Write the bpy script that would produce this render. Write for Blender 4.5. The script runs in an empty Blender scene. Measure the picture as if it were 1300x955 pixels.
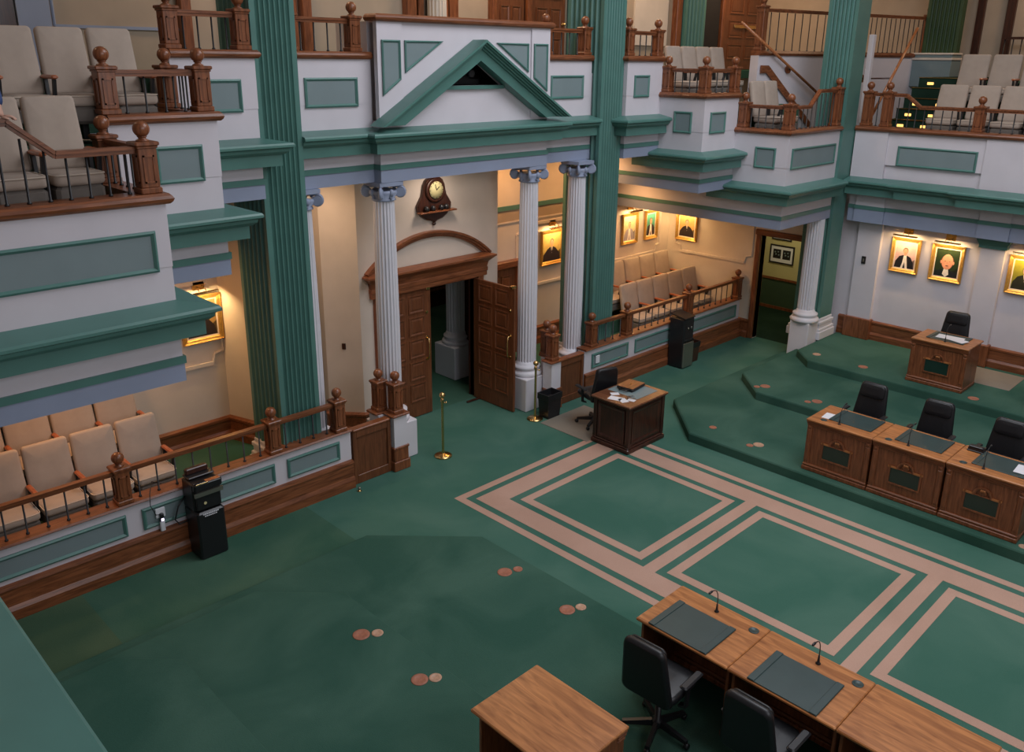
import bpy, bmesh, math, random
from mathutils import Vector, Matrix
random.seed(7)
PI = math.pi
SC = bpy.context.scene
COL = SC.collection
XC = 8.45                                   # axis of symmetry of the chamber

# ------------------------------------------------------------------ materials
def srgb(r, g, b):
    f = lambda c: (c/255/12.92) if c/255 <= 0.04045 else ((c/255+0.055)/1.055)**2.4
    return (f(r), f(g), f(b), 1)

def newmat(name):
    m = bpy.data.materials.new(name); m.use_nodes = True
    nt = m.node_tree; b = nt.nodes['Principled BSDF']
    return m, nt, b

def paint(name, col, rough=0.55, var=0.08, scale=3.0, metallic=0.0, bump=0.0, spec=0.5):
    m, nt, b = newmat(name)
    tc = nt.nodes.new('ShaderNodeTexCoord')
    n = nt.nodes.new('ShaderNodeTexNoise'); n.inputs['Scale'].default_value = scale
    n.inputs['Detail'].default_value = 5
    nt.links.new(tc.outputs['Object'], n.inputs['Vector'])
    r = nt.nodes.new('ShaderNodeValToRGB')
    c0 = [max(0, x*(1-var)) for x in col[:3]]; c1 = [min(1, x*(1+var)) for x in col[:3]]
    r.color_ramp.elements[0].position = .3; r.color_ramp.elements[1].position = .7
    r.color_ramp.elements[0].color = (*c0, 1); r.color_ramp.elements[1].color = (*c1, 1)
    nt.links.new(n.outputs['Fac'], r.inputs['Fac'])
    nt.links.new(r.outputs['Color'], b.inputs['Base Color'])
    b.inputs['Roughness'].default_value = rough
    b.inputs['Metallic'].default_value = metallic
    b.inputs['Specular IOR Level'].default_value = spec
    if bump:
        n2 = nt.nodes.new('ShaderNodeTexNoise'); n2.inputs['Scale'].default_value = scale*25
        nt.links.new(tc.outputs['Object'], n2.inputs['Vector'])
        bp = nt.nodes.new('ShaderNodeBump'); bp.inputs['Strength'].default_value = bump
        bp.inputs['Distance'].default_value = .01
        nt.links.new(n2.outputs['Fac'], bp.inputs['Height']); nt.links.new(bp.outputs['Normal'], b.inputs['Normal'])
    return m

def wood(name, c0, c1, rough=0.32, stretch=(14, 14, 1.2), scale=2.2):
    m, nt, b = newmat(name)
    tc = nt.nodes.new('ShaderNodeTexCoord'); mp = nt.nodes.new('ShaderNodeMapping')
    mp.inputs['Scale'].default_value = stretch
    nt.links.new(tc.outputs['Object'], mp.inputs['Vector'])
    n = nt.nodes.new('ShaderNodeTexNoise'); n.inputs['Scale'].default_value = scale
    n.inputs['Detail'].default_value = 8; n.inputs['Distortion'].default_value = 1.1
    nt.links.new(mp.outputs['Vector'], n.inputs['Vector'])
    r = nt.nodes.new('ShaderNodeValToRGB')
    r.color_ramp.elements[0].position = .32; r.color_ramp.elements[1].position = .68
    r.color_ramp.elements[0].color = c0; r.color_ramp.elements[1].color = c1
    nt.links.new(n.outputs['Fac'], r.inputs['Fac']); nt.links.new(r.outputs['Color'], b.inputs['Base Color'])
    b.inputs['Roughness'].default_value = rough
    return m

def carpet(name, col, worn, rough=1.0):
    m, nt, b = newmat(name)
    tc = nt.nodes.new('ShaderNodeTexCoord')
    n = nt.nodes.new('ShaderNodeTexNoise'); n.inputs['Scale'].default_value = .9; n.inputs['Detail'].default_value = 6
    n.inputs['Distortion'].default_value = .6
    n2 = nt.nodes.new('ShaderNodeTexNoise'); n2.inputs['Scale'].default_value = 110
    for q in (n, n2): nt.links.new(tc.outputs['Object'], q.inputs['Vector'])
    r = nt.nodes.new('ShaderNodeValToRGB')
    r.color_ramp.elements[0].position = .38; r.color_ramp.elements[1].position = .66
    r.color_ramp.elements[0].color = col; r.color_ramp.elements[1].color = worn
    nt.links.new(n.outputs['Fac'], r.inputs['Fac'])
    mx = nt.nodes.new('ShaderNodeMix'); mx.data_type = 'RGBA'; mx.blend_type = 'MULTIPLY'; mx.inputs[0].default_value = .45
    r2 = nt.nodes.new('ShaderNodeValToRGB'); r2.color_ramp.elements[0].color = (.55, .55, .55, 1); r2.color_ramp.elements[1].color = (1, 1, 1, 1)
    nt.links.new(n2.outputs['Fac'], r2.inputs['Fac'])
    nt.links.new(r.outputs['Color'], mx.inputs[6]); nt.links.new(r2.outputs['Color'], mx.inputs[7])
    nt.links.new(mx.outputs[2], b.inputs['Base Color'])
    bp = nt.nodes.new('ShaderNodeBump'); bp.inputs['Strength'].default_value = .35; bp.inputs['Distance'].default_value = .01
    nt.links.new(n2.outputs['Fac'], bp.inputs['Height']); nt.links.new(bp.outputs['Normal'], b.inputs['Normal'])
    b.inputs['Roughness'].default_value = rough; b.inputs['Specular IOR Level'].default_value = .1
    return m

def emit(name, col, s):
    m, nt, b = newmat(name)
    b.inputs['Base Color'].default_value = col
    b.inputs['Emission Color'].default_value = col; b.inputs['Emission Strength'].default_value = s
    return m

M = {}
M['white'] = paint('plaster_white', (.62, .58, .62), .6, .03)
M['cream'] = paint('plaster_cream', (.66, .57, .49), .7, .04)
M['beige'] = paint('plaster_beige', (.40, .31, .23), .7, .05)
M['green'] = paint('paint_green', (.08, .195, .168), .38, .07)
M['greendk'] = paint('paint_deep_green', (.03, .065, .025), .45, .08)
M['pgrey'] = paint('paint_panel_grey', (.19, .245, .255), .6, .04)
M['blue'] = paint('paint_blue_grey', (.27, .31, .42), .55, .04)
M['stone'] = paint('paint_column_white', (.66, .64, .68), .5, .03)
M['wood'] = wood('oak_brown', (.118, .036, .014, 1), (.28, .095, .038, 1))
M['woodh'] = wood('oak_brown_level', (.118, .036, .014, 1), (.28, .095, .038, 1), stretch=(1.2, 14, 14))
M['woody'] = wood('oak_brown_cross', (.118, .036, .014, 1), (.28, .095, .038, 1), stretch=(14, 1.2, 14))
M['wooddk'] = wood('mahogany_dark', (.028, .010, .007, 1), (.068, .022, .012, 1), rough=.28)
M['oaktop'] = wood('oak_top', (.25, .085, .026, 1), (.52, .21, .07, 1), stretch=(9, 1.1, 9), rough=.3)
M['doorw'] = wood('oak_door', (.10, .033, .014, 1), (.19, .066, .027, 1))
M['iron'] = paint('black_iron', (.012, .012, .014), .45, .05)
M['black'] = paint('black_leather', (.010, .010, .012), .42, .1, scale=30)
M['blackp'] = paint('black_plastic', (.013, .013, .015), .35, .05)
M['steel'] = paint('brushed_steel', (.30, .29, .25), .35, .05, metallic=.8)
M['brass'] = paint('brass', (.72, .48, .20), .25, .06, metallic=1)
M['copper'] = wood('copper_oak', (.30, .10, .035, 1), (.50, .20, .08, 1), rough=.22)
M['gold'] = paint('gilt_frame', (.62, .36, .09), .33, .15, scale=40, metallic=.75, bump=.3)
M['fabric'] = paint('seat_fabric', (.42, .34, .28), .9, .05, scale=8, bump=.1, spec=.15)
M['fabricdk'] = paint('seat_apron', (.17, .145, .125), .9, .08, scale=8)
M['mahtop'] = wood('mahogany_top', (.10, .035, .018, 1), (.19, .075, .035, 1), stretch=(9, 1.1, 9), rough=.3)
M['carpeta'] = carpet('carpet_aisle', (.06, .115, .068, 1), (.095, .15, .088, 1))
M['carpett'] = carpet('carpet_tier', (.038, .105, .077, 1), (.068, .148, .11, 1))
M['piping'] = paint('seat_piping', (.62, .52, .42), .7, .05)
M['armw'] = wood('arm_wood', (.30, .08, .03, 1), (.45, .14, .055, 1), rough=.3)
M['pad'] = paint('desk_pad', (.030, .055, .055), .38, .1, scale=6)
M['plaque'] = paint('plaque_green', (.012, .035, .026), .25, .1)
M['paper'] = paint('paper', (.72, .72, .76), .8, .02)
M['mat'] = paint('chair_mat', (.24, .21, .17), .35, .08)
M['disk'] = paint('floor_disk', (.36, .14, .085), .5, .15, scale=30)
M['diskb'] = paint('floor_disk_brass', (.5, .3, .2), .4, .15, scale=30)
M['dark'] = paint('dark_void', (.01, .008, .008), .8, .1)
M['skin'] = paint('skin', (.55, .32, .24), .6, .05)
M['denim'] = paint('blue_shirt', (.03, .06, .17), .85, .3, scale=30)
M['trous'] = paint('dark_trousers', (.03, .03, .04), .85, .1)
M['hair'] = paint('brown_hair', (.08, .045, .025), .7, .2)
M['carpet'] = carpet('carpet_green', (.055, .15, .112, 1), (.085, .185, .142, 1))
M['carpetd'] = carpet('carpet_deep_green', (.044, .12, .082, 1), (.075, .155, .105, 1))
M['carpeth'] = carpet('carpet_hall', (.012, .03, .02, 1), (.02, .045, .03, 1))
M['inlay'] = carpet('carpet_pink_inlay', (.50, .315, .24, 1), (.56, .36, .28, 1))
M['hallgreen'] = paint('hall_green', (.045, .085, .05), .6, .05)
M['hallcream'] = paint('hall_cream', (.55, .50, .25), .7, .04)
M['led'] = emit('step_light_glow', (1, .55, .15, 1), 1.6)
M['chargerglow'] = emit('charger_glow', (.8, .7, 1, 1), 4)

# ------------------------------------------------------------------ mesh builder
class MB:
    def __init__(s): s.v = []; s.f = []; s.mi = []; s.mats = []; s.sm = []
    def mat(s, m):
        if m not in s.mats: s.mats.append(m)
        return s.mats.index(m)
    def add(s, vs, fs, m, smooth=False):
        o = len(s.v); s.v += [tuple(v) for v in vs]; k = s.mat(m)
        for f in fs: s.f.append([o+i for i in f]); s.mi.append(k); s.sm.append(smooth)
        return s
    def box(s, x0, x1, y0, y1, z0, z1, m):
        if x0 > x1: x0, x1 = x1, x0
        if y0 > y1: y0, y1 = y1, y0
        if z0 > z1: z0, z1 = z1, z0
        v = [(x0,y0,z0),(x1,y0,z0),(x1,y1,z0),(x0,y1,z0),(x0,y0,z1),(x1,y0,z1),(x1,y1,z1),(x0,y1,z1)]
        return s.add(v, [(0,3,2,1),(4,5,6,7),(0,1,5,4),(1,2,6,5),(2,3,7,6),(3,0,4,7)], m)
    def bbox(s, x0, x1, y0, y1, z0, z1, m, b=.01):
        "box with chamfered edges (stack of three rings)"
        b = min(b, abs(x1-x0)/2.1, abs(y1-y0)/2.1, abs(z1-z0)/2.1)
        if x0 > x1: x0, x1 = x1, x0
        if y0 > y1: y0, y1 = y1, y0
        def ring(i, z): return [(x0+i+b,y0+i,z),(x1-i-b,y0+i,z),(x1-i,y0+i+b,z),(x1-i,y1-i-b,z),(x1-i-b,y1-i,z),(x0+i+b,y1-i,z),(x0+i,y1-i-b,z),(x0+i,y0+i+b,z)]
        return s.loft([ring(b, z0), ring(0, z0+b), ring(0, z1-b), ring(b, z1)], m)
    def loft(s, rings, m, caps=True, smooth=False, closed=True):
        n = len(rings[0]); vs = [p for r in rings for p in r]; fs = []
        for i in range(len(rings)-1):
            for j in range(n if closed else n-1):
                k = (j+1) % n
                fs.append((i*n+j, i*n+k, (i+1)*n+k, (i+1)*n+j))
        s.add(vs, fs, m, smooth)
        if caps:
            o = len(s.v)-len(vs); k = s.mat(m)
            s.f.append([o+j for j in reversed(range(n))]); s.mi.append(k); s.sm.append(False)
            s.f.append([o+(len(rings)-1)*n+j for j in range(n)]); s.mi.append(k); s.sm.append(False)
        return s
    def prism(s, poly, z0, z1, m):
        a = sum(poly[i][0]*poly[(i+1) % len(poly)][1]-poly[(i+1) % len(poly)][0]*poly[i][1] for i in range(len(poly)))
        if a < 0: poly = poly[::-1]
        return s.loft([[(x, y, z0) for x, y in poly], [(x, y, z1) for x, y in poly]], m)
    def slab(s, poly3, d, m):
        "polygon in 3d (list of points) extruded by vector d"
        d = Vector(d); a = [Vector(p) for p in poly3]
        return s.loft([[tuple(p) for p in a], [tuple(p+d) for p in a]], m)
    def lathe(s, prof, m, c=(0,0,0), n=20, axis='z', smooth=True):
        rings = []
        for r, z in prof:
            ring = []
            for i in range(n):
                a = 2*PI*i/n; x, y = r*math.cos(a), r*math.sin(a)
                p = (x, y, z) if axis == 'z' else ((z, x, y) if axis == 'x' else (x, -z, y))
                ring.append((p[0]+c[0], p[1]+c[1], p[2]+c[2]))
            rings.append(ring)
        return s.loft(rings, m, smooth=smooth)
    def ball(s, c, r, m, n=16, k=10, sz=1):
        return s.lathe([(max(.0008, r*math.sin(PI*i/k)), -r*sz*math.cos(PI*i/k)) for i in range(k+1)], m, c, n)
    def tube(s, pts, r, m, n=8, smooth=True, rr=None):
        pts = [Vector(p) for p in pts]; rings = []
        up = None
        for i, p in enumerate(pts):
            t = (pts[min(i+1, len(pts)-1)]-pts[max(i-1, 0)]).normalized()
            if up is None:
                up = Vector((0,0,1)) if abs(t.z) < .9 else Vector((1,0,0))
            a = t.cross(up).normalized(); b = a.cross(t).normalized(); up = b
            q = rr[i] if rr else r
            rings.append([tuple(p+a*q*math.cos(2*PI*j/n)+b*q*math.sin(2*PI*j/n)) for j in range(n)])
        return s.loft(rings, m, smooth=smooth)
    def bar(s, p0, p1, w, h, m):
        "rectangular bar between two points, w across (level), h upright"
        p0, p1 = Vector(p0), Vector(p1); t = (p1-p0).normalized()
        a = t.cross(Vector((0,0,1)))
        a = a.normalized() if a.length > 1e-4 else Vector((1,0,0))
        b = a.cross(t).normalized()
        q = [(-1,-1),(1,-1),(1,1),(-1,1)]
        return s.loft([[tuple(p+a*w/2*i+b*h/2*j) for i, j in q] for p in (p0, p1)], m)
    def sweep(s, path, prof, m, closed=False):
        "profile [(out, z)] along xy path; out is measured to the RIGHT of travel, mitred"
        n = len(path); P = [Vector((p[0], p[1])) for p in path]; rings = []
        for i in range(n):
            if closed or 0 < i < n-1:
                d0 = (P[i]-P[i-1]).normalized(); d1 = (P[(i+1) % n]-P[i]).normalized()
            elif i == 0: d0 = d1 = (P[1]-P[0]).normalized()
            else: d0 = d1 = (P[-1]-P[-2]).normalized()
            n0 = Vector((d0.y, -d0.x)); n1 = Vector((d1.y, -d1.x))
            k = (n0+n1); k = k/(k.dot(n0)) if k.length > 1e-6 else n0
            rings.append([(P[i].x+k.x*o, P[i].y+k.y*o, z) for o, z in prof])
        if closed: rings.append(rings[0])
        return s.loft(rings, m, caps=not closed)
    def xf(s, mtx, i0=0):
        for i in range(i0, len(s.v)): s.v[i] = tuple(mtx @ Vector(s.v[i]))
        return s
    def build(s, name, parent=None, loc=None, rz=0):
        me = bpy.data.meshes.new(name); me.from_pydata(s.v, [], s.f); me.update()
        for m in s.mats: me.materials.append(M[m] if isinstance(m, str) else m)
        me.polygons.foreach_set('material_index', s.mi); me.polygons.foreach_set('use_smooth', s.sm)
        bm = bmesh.new(); bm.from_mesh(me); bmesh.ops.recalc_face_normals(bm, faces=bm.faces); bm.to_mesh(me); bm.free()
        o = bpy.data.objects.new(name, me); COL.objects.link(o)
        if parent is not None: o.parent = parent
        if loc is not None: o.location = loc
        o.rotation_euler[2] = rz
        return o

def thing(name, label, cat, loc=(0,0,0), rz=0, group=None):
    o = bpy.data.objects.new(name, None); COL.objects.link(o); o.empty_display_size = .1
    o.location = loc; o.rotation_euler[2] = rz
    o['label'] = label; o['category'] = cat
    if group: o['group'] = group
    return o
def tag(o, label, cat, group=None):
    o['label'] = label; o['category'] = cat
    if group: o['group'] = group
    return o
def struct(o):
    o['kind'] = 'structure'; return o
def kids(o): return [c for c in bpy.data.objects if c.parent == o]
def dup(root, loc, rz=0, label=None, group=None, skip=()):
    def cp(o, par):
        c = o.copy(); COL.objects.link(c)
        if par is not None: c.parent = par
        for ch in kid_map.get(o.name, []):
            if ch.name.split('.')[0] in skip: continue
            cp(ch, c)
        return c
    kid_map = {}
    for o in list(bpy.data.objects):
        if o.parent is not None: kid_map.setdefault(o.parent.name, []).append(o)
    r = cp(root, None); r.location = loc; r.rotation_euler[2] = rz
    if label: r['label'] = label
    if group: r['group'] = group
    return r

TRIM = [0]; WALLN = [0]
def trim(mb, parent=None):
    if parent is not None: return mb.build('trim', parent)
    TRIM[0] += 1
    return struct(mb.build('trim_%d' % TRIM[0]))

# ------------------------------------------------------------------ camera
F = 1086.77
yaw, pit, rol = .7818, .319, -.0105
cy, sy, cp_, sp = math.cos(yaw), math.sin(yaw), math.cos(pit), math.sin(pit)
f = Vector((sy*cp_, cy*cp_, -sp)); r = Vector((cy, -sy, 0)); d = f.cross(r)
r2 = math.cos(rol)*r+math.sin(rol)*d; d2 = -math.sin(rol)*r+math.cos(rol)*d
cam = bpy.data.cameras.new('camera'); co = bpy.data.objects.new('camera', cam); COL.objects.link(co)
mt = Matrix((r2, -d2, -f)).transposed().to_4x4(); mt.translation = Vector((0, 0, 5.7)); co.matrix_world = mt
cam.sensor_width = 36; cam.lens = 36*F/1300; cam.shift_y = -(477.5-433)/1300; cam.clip_start = .05; cam.clip_end = 100
SC.camera = co
# ================================================================== SETTING
def sx(s, dx): return XC + s*dx
def mp(s, pts):
    "path given for the right-hand side as (dx, y); mirrored and reversed for the left"
    q = [(XC+s*x, y) for x, y in pts]
    return q if s > 0 else q[::-1]

# ---- floor with the inlaid pattern
fl = MB()
fl.box(-1.2, 17.0, -4, 10.46, -.12, 0, 'carpet')
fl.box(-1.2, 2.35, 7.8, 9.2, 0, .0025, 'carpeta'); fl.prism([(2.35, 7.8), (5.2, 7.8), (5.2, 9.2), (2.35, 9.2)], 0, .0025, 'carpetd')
def strip(x0, x1, y0, y1, m, z=.003): fl.box(x0, x1, y0, y1, 0, z, m)
X0, X1, YT, YB = 6.78, 10.13, 7.914, -3.0
def ring(x0, x1, y0, y1, w, m, z=.003):
    strip(x0, x1, y1-w, y1, m, z); strip(x0, x1, y0, y0+w, m, z)
    strip(x0, x0+w, y0+w, y1-w, m, z); strip(x1-w, x1, y0+w, y1-w, m, z)
ring(X0, X1, YB, YT, .11, 'inlay')
ring(X0+.21, X1-.21, YB+.21, YT-.21, .32, 'inlay')
yt = YT-.53
for k in range(5):
    y1 = 7.15-k*2.415; y0 = y1-1.805
    if y0 < YB+.6: break
    ring(X0+.63, X1-.63, y0-.12, y1+.12, .12, 'inlay')
    ya, yb = y0-.225, y0-.225-.165
    strip(X0+.53, X1-.53, yb, ya, 'inlay')
struct(fl.build('floor'))
# carpeted tiers either side
def tier(s, dx, yk, ch, z):
    e = 9.2 if s > 0 else 9.5
    poly = mp(s, [(dx, -4), (dx, yk-ch), (dx+ch, yk), (8.1, yk), (8.1, -4)])
    mb = MB()
    a = sum(poly[i][0]*poly[(i+1) % 5][1]-poly[(i+1) % 5][0]*poly[i][1] for i in range(5))
    if a < 0: poly = poly[::-1]
    c = (sum(p[0] for p in poly)/5, sum(p[1] for p in poly)/5)
    def sh(q, t): return (q[0]+(c[0]-q[0])*t, q[1]+(c[1]-q[1])*t)
    r0 = [(x, y, z-.15) for x, y in poly]; r1 = [(x, y, z-.025) for x, y in poly]
    r2 = [(*sh(p, .004), z-.006) for p in poly]; r3 = [(*sh(p, .009), z) for p in poly]
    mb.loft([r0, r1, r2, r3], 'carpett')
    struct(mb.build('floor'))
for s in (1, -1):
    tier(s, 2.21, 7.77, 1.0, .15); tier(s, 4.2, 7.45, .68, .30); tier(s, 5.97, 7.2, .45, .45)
# bay floors
for s, nm in ((1, 'right'), (-1, 'left')):
    x0, x1 = sorted((sx(s, 2.45), sx(s, 7.66)))
    mb = MB(); mb.box(x0, x1, 9.3, 11.2, 0, .3, 'carpetd')
    xa, xb = sorted((sx(s, 4.4), sx(s, 7.66)))
    mb.box(xa, xb, 10.52, 11.2, .3, .57, 'carpetd')
    struct(mb.build('floor'))
# lobby beyond the big doors
mb = MB(); mb.box(6, 13.5, 10.46, 15.5, -.12, 0, 'carpetd'); struct(mb.build('floor'))
mb = MB(); mb.box(16.26, 20, 6.5, 11, -.12, 0.001, 'carpeth'); struct(mb.build('floor'))

# ---- ground level walls
def baseboard(path, h, nm, z0=0, m='woodh'):
    mb = MB()
    mb.sweep(path, [(0, z0), (.07, z0), (.07, z0+.11), (.045, z0+.15), (.045, z0+h-.08), (.06, z0+h-.05), (.06, z0+h-.02), (.02, z0+h), (0, z0+h)], m)
    return struct(mb.build('baseboard_'+nm))
WT = 4.1
# back wall of left bay, behind-pier return, splayed reveal beside the portico
mb = MB()
mb.prism([(.6, 11.2), (5.27, 11.2), (5.42, 10.72), (5.62, 10.72), (5.62, 11.2), (6.79, 11.2), (6.76, 10.87), (7.13, 10.45), (7.5, 10.45), (7.5, 10.75), (7.2, 10.75), (7.0, 11.0), (7.0, 11.45), (.6, 11.45)], 0, WT, 'cream')
struct(mb.build('wall_back_left'))
mb = MB()
mb.prism([(9.5, 10.45), (10.0, 10.45), (10.16, 10.85), (10.16, 11.2), (16.1, 11.2), (16.1, 11.45), (10.13, 11.45), (10.13, 10.87), (9.97, 10.6), (9.5, 10.6)], 0, WT, 'cream')
struct(mb.build('wall_back_right'))
mb = MB(); mb.box(7.5, 9.5, 10.45, 10.6, 2.2, WT, 'cream'); struct(mb.build('wall_over_door'))
baseboard([(.6, 11.2), (5.27, 11.2), (5.42, 10.72), (5.6, 10.72)], .36, 'back_left', .3)
baseboard([(6.79, 11.19), (6.76, 10.87), (7.13, 10.45), (7.32, 10.45)], .38, 'reveal_left')
baseboard([(10.14, 11.2), (16.1, 11.2)], .36, 'back_right', .3)
# green string line and grey band on the back wall, moulded panels behind the portraits
for x0, x1 in ((.6, 5.2), (10.13, 16.1)):
    mb = MB(); mb.box(x0, x1, 11.16, 11.2, 3.05, 3.13, 'green'); mb.box(x0, x1, 11.185, 11.2, 2.84, 3.05, 'beige'); mb.box(x0, x1, 11.17, 11.2, 2.81, 2.84, 'cream'); trim(mb)
def frame_path(mb, pts, pl, w=.05, d=.03, m='cream', closed=True):
    n = len(pts)
    for i in range(n if closed else n-1):
        a, b = pts[i], pts[(i+1) % n]
        mb.bar(pl(a), pl(b), d*2, w, m) if abs(a[1]-b[1]) < 1e-4 else mb.tube([pl(a), pl(b)], w*.5, m, n=6, smooth=False)
def notch(x0, x1, z0, z1, k=.16):
    return [(x0+k, z0), (x1-k, z0), (x1-k*.8, z0+k*.8), (x1, z0+k), (x1, z1-k), (x1-k*.8, z1-k*.8), (x1-k, z1), (x0+k, z1), (x0+k*.8, z1-k*.8), (x0, z1-k), (x0, z0+k), (x0+k*.8, z0+k*.8)]
for x0, x1, z0, z1 in ((4.35, 5.95-.7, 1.52, 2.72), (11.2, 13.0, 1.52, 2.72), (13.6, 15.75, 1.62, 2.75), (1.2, 3.9, 1.52, 2.72)):
    mb = MB(); frame_path(mb, notch(x0, x1, z0, z1), lambda p: (p[0], 11.195, p[1])); trim(mb)
# end wall with the side doorway (faces -x), hall behind it
mb = MB()
mb.box(16.1, 16.26, 8.85, 11.45, 0, WT, 'cream'); mb.box(16.1, 16.26, 7.9, 8.85, 2.3, WT, 'cream'); mb.box(16.1, 16.26, 7.55, 7.9, 0, WT, 'cream')
struct(mb.build('wall_side_bay'))
mb = MB(); frame_path(mb, notch(9.05, 10.98, 1.62, 2.75), lambda p: (16.095, p[0], p[1])); trim(mb)
mb = MB()
mb.bbox(16.04, 16.28, 8.85, 8.96, 0, 2.3, 'wood', .015); mb.bbox(16.04, 16.28, 7.84, 7.95, 0, 2.3, 'wood', .015); mb.bbox(16.03, 16.28, 7.82, 8.98, 2.26, 2.38, 'woody', .015)
trim(mb)
baseboard([(16.1, 9.3), (16.1, 8.96)], .4, 'side_bay')
mb = MB()
for y0, y1, z0, z1, m in ((7.95, 11, 0, .1, 'wood'), (7.95, 11, .1, 1.05, 'hallgreen'), (7.95, 11, 1.05, 1.13, 'wood'), (7.95, 11, 1.13, 2.75, 'hallcream')):
    mb.box(18.6-(.03 if m == 'wood' else 0), 18.7, y0, y1, z0*.68 if z0 < 2 else z0, z1*.68 if z1 < 2 else z1, m)
mb.box(16.27, 18.7, 11, 11.1, 0, 2.75, 'hallcream'); mb.box(16.27, 18.7, 7.93, 7.99, 0, 2.75, 'hallcream'); mb.box(16.27, 18.7, 7.93, 11.1, 2.7, 2.75, 'hallcream')
struct(mb.build('wall_hall'))
# lobby walls
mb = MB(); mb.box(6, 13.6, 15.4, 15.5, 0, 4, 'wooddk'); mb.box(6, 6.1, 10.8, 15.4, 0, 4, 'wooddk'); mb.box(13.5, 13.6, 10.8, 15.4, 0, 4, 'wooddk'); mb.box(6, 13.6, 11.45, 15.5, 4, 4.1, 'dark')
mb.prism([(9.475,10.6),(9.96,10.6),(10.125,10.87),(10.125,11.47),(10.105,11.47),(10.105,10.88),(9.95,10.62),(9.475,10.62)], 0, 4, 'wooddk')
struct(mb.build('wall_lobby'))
mb = MB()
for z in (.42, .55, .95, 1.08, 1.7, 1.86): mb.box(12.9, 13.5, 11.5, 15.4, z, z+.05, 'wood'); mb.box(6.1, 13.5, 15.3, 15.4, z, z+.05, 'wood')
trim(mb)

# right hand wall under the side gallery, raised pilasters and wooden dado
WX = 16.55
mb = MB(); mb.box(WX, WX+.2, -4, 7.55, .0, 4.3, 'white'); struct(mb.build('wall_right'))
mb = MB(); mb.box(.35-.1, .35+.1, -4, 7.5, 0, 3.3, 'white'); struct(mb.build('wall_left'))
for y0, y1 in ((6.55, 7.0), (4.38, 4.78), (1.9, 2.3), (-.6, -.2)):
    mb = MB(); mb.box(WX-.1, WX, y0, y1, .8, 2.78, 'white'); trim(mb)
    mb = MB(); mb.bbox(WX-.16, WX, y0-.04, y1+.04, .45, .86, 'wood', .01); struct(mb.build('baseboard_right'))
for y0, y1 in ((4.38, 4.78), (1.9, 2.3)):
    mb = MB(); mb.sweep([(WX, y1), (WX-.1, y1), (WX-.1, y0), (WX, y0)], [(0, 2.6), (.03, 2.6), (.03, 2.66), (.07, 2.74), (.07, 2.79), (0, 2.79)], 'green'); trim(mb)
baseboard([(WX, 7.2), (WX, -4)], .38, 'right', .45, 'woody')

# ---- galleries
def body(x0, x1, y0, y1, zb, zt, nm):
    if x0 > x1: x0, x1 = x1, x0
    mb = MB()
    mb.box(x0, x1, y0, y1, zb+.24, zt, 'white')
    mb.box(x0-.022, x1+.022, y0-.022, y1, zb+.17, zb+.24, 'green')
    mb.box(x0-.008, x1+.008, y0-.008, y1, zb, zb+.17, 'blue')
    return struct(mb.build('wall_gallery_'+nm))
CORN = [(-.02, -.85), (.27, -.905), (.285, -.925), (.285, -.95), (.24, -.97), (.235, -1.0), (.20, -1.03), (.17, -1.04), (.17, -1.17), (-.02, -1.17)]
CAP = [(-.2, 0), (.035, 0), (.055, .02), (.065, .045), (.05, .07), (.03, .09), (-.2, .09)]
def cornice(path, c, m='green'):
    mb = MB(); mb.sweep(path, [(o, c+z) for o, z in CORN], m); return trim(mb)
def cap(path, c, m='woodh'):
    mb = MB(); mb.sweep(path, [(o, c+z) for o, z in CAP], m); return trim(mb)
def parapet(path, c, nm, h=.55, t=.18):
    mb = MB(); mb.sweep(path, [(-t, c-h), (.005, c-h), (.005, c), (-t, c)], 'white'); return struct(mb.build('wall_parapet_'+nm))
def inset(pts, w):
    n = len(pts); out = []
    ar = sum(pts[i][0]*pts[(i+1) % n][1]-pts[(i+1) % n][0]*pts[i][1] for i in range(n)); sg = 1 if ar > 0 else -1
    for i in range(n):
        p0, p1, p2 = Vector(pts[i-1]), Vector(pts[i]), Vector(pts[(i+1) % n])
        d0, d1 = (p1-p0).normalized(), (p2-p1).normalized()
        n0, n1 = Vector((-d0.y, d0.x))*sg, Vector((-d1.y, d1.x))*sg
        k = (n0+n1); k = k/max(.2, k.dot(n0)); out.append(tuple(p1+k*w))
    return out
def panel(pts, pl, out, mf='green', mi='pgrey', w=.04):
    "moulded panel: pts (u,z); pl maps (u,z)->xyz on the wall; out = outward unit vector"
    mb = MB(); o = Vector(out)
    P = lambda q, h: [tuple(Vector(pl(p))+o*(h+.006)) for p in q]
    a, b, c = pts, inset(pts, w*.45), inset(pts, w)
    mb.loft([P(a, 0), P(a, .016), P(b, .026), P(c, .008), P(c, .002)], mf, caps=False)
    mb.add(P(c, .004), [list(range(len(c)))], mi)
    return trim(mb)
def rect(u0, u1, z0, z1): return [(u0, z0), (u1, z0), (u1, z1), (u0, z1)]
def py(Y): return (lambda p: (p[0], Y, p[1]))
def pxp(X): return (lambda p: (X, p[0], p[1]))

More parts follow.
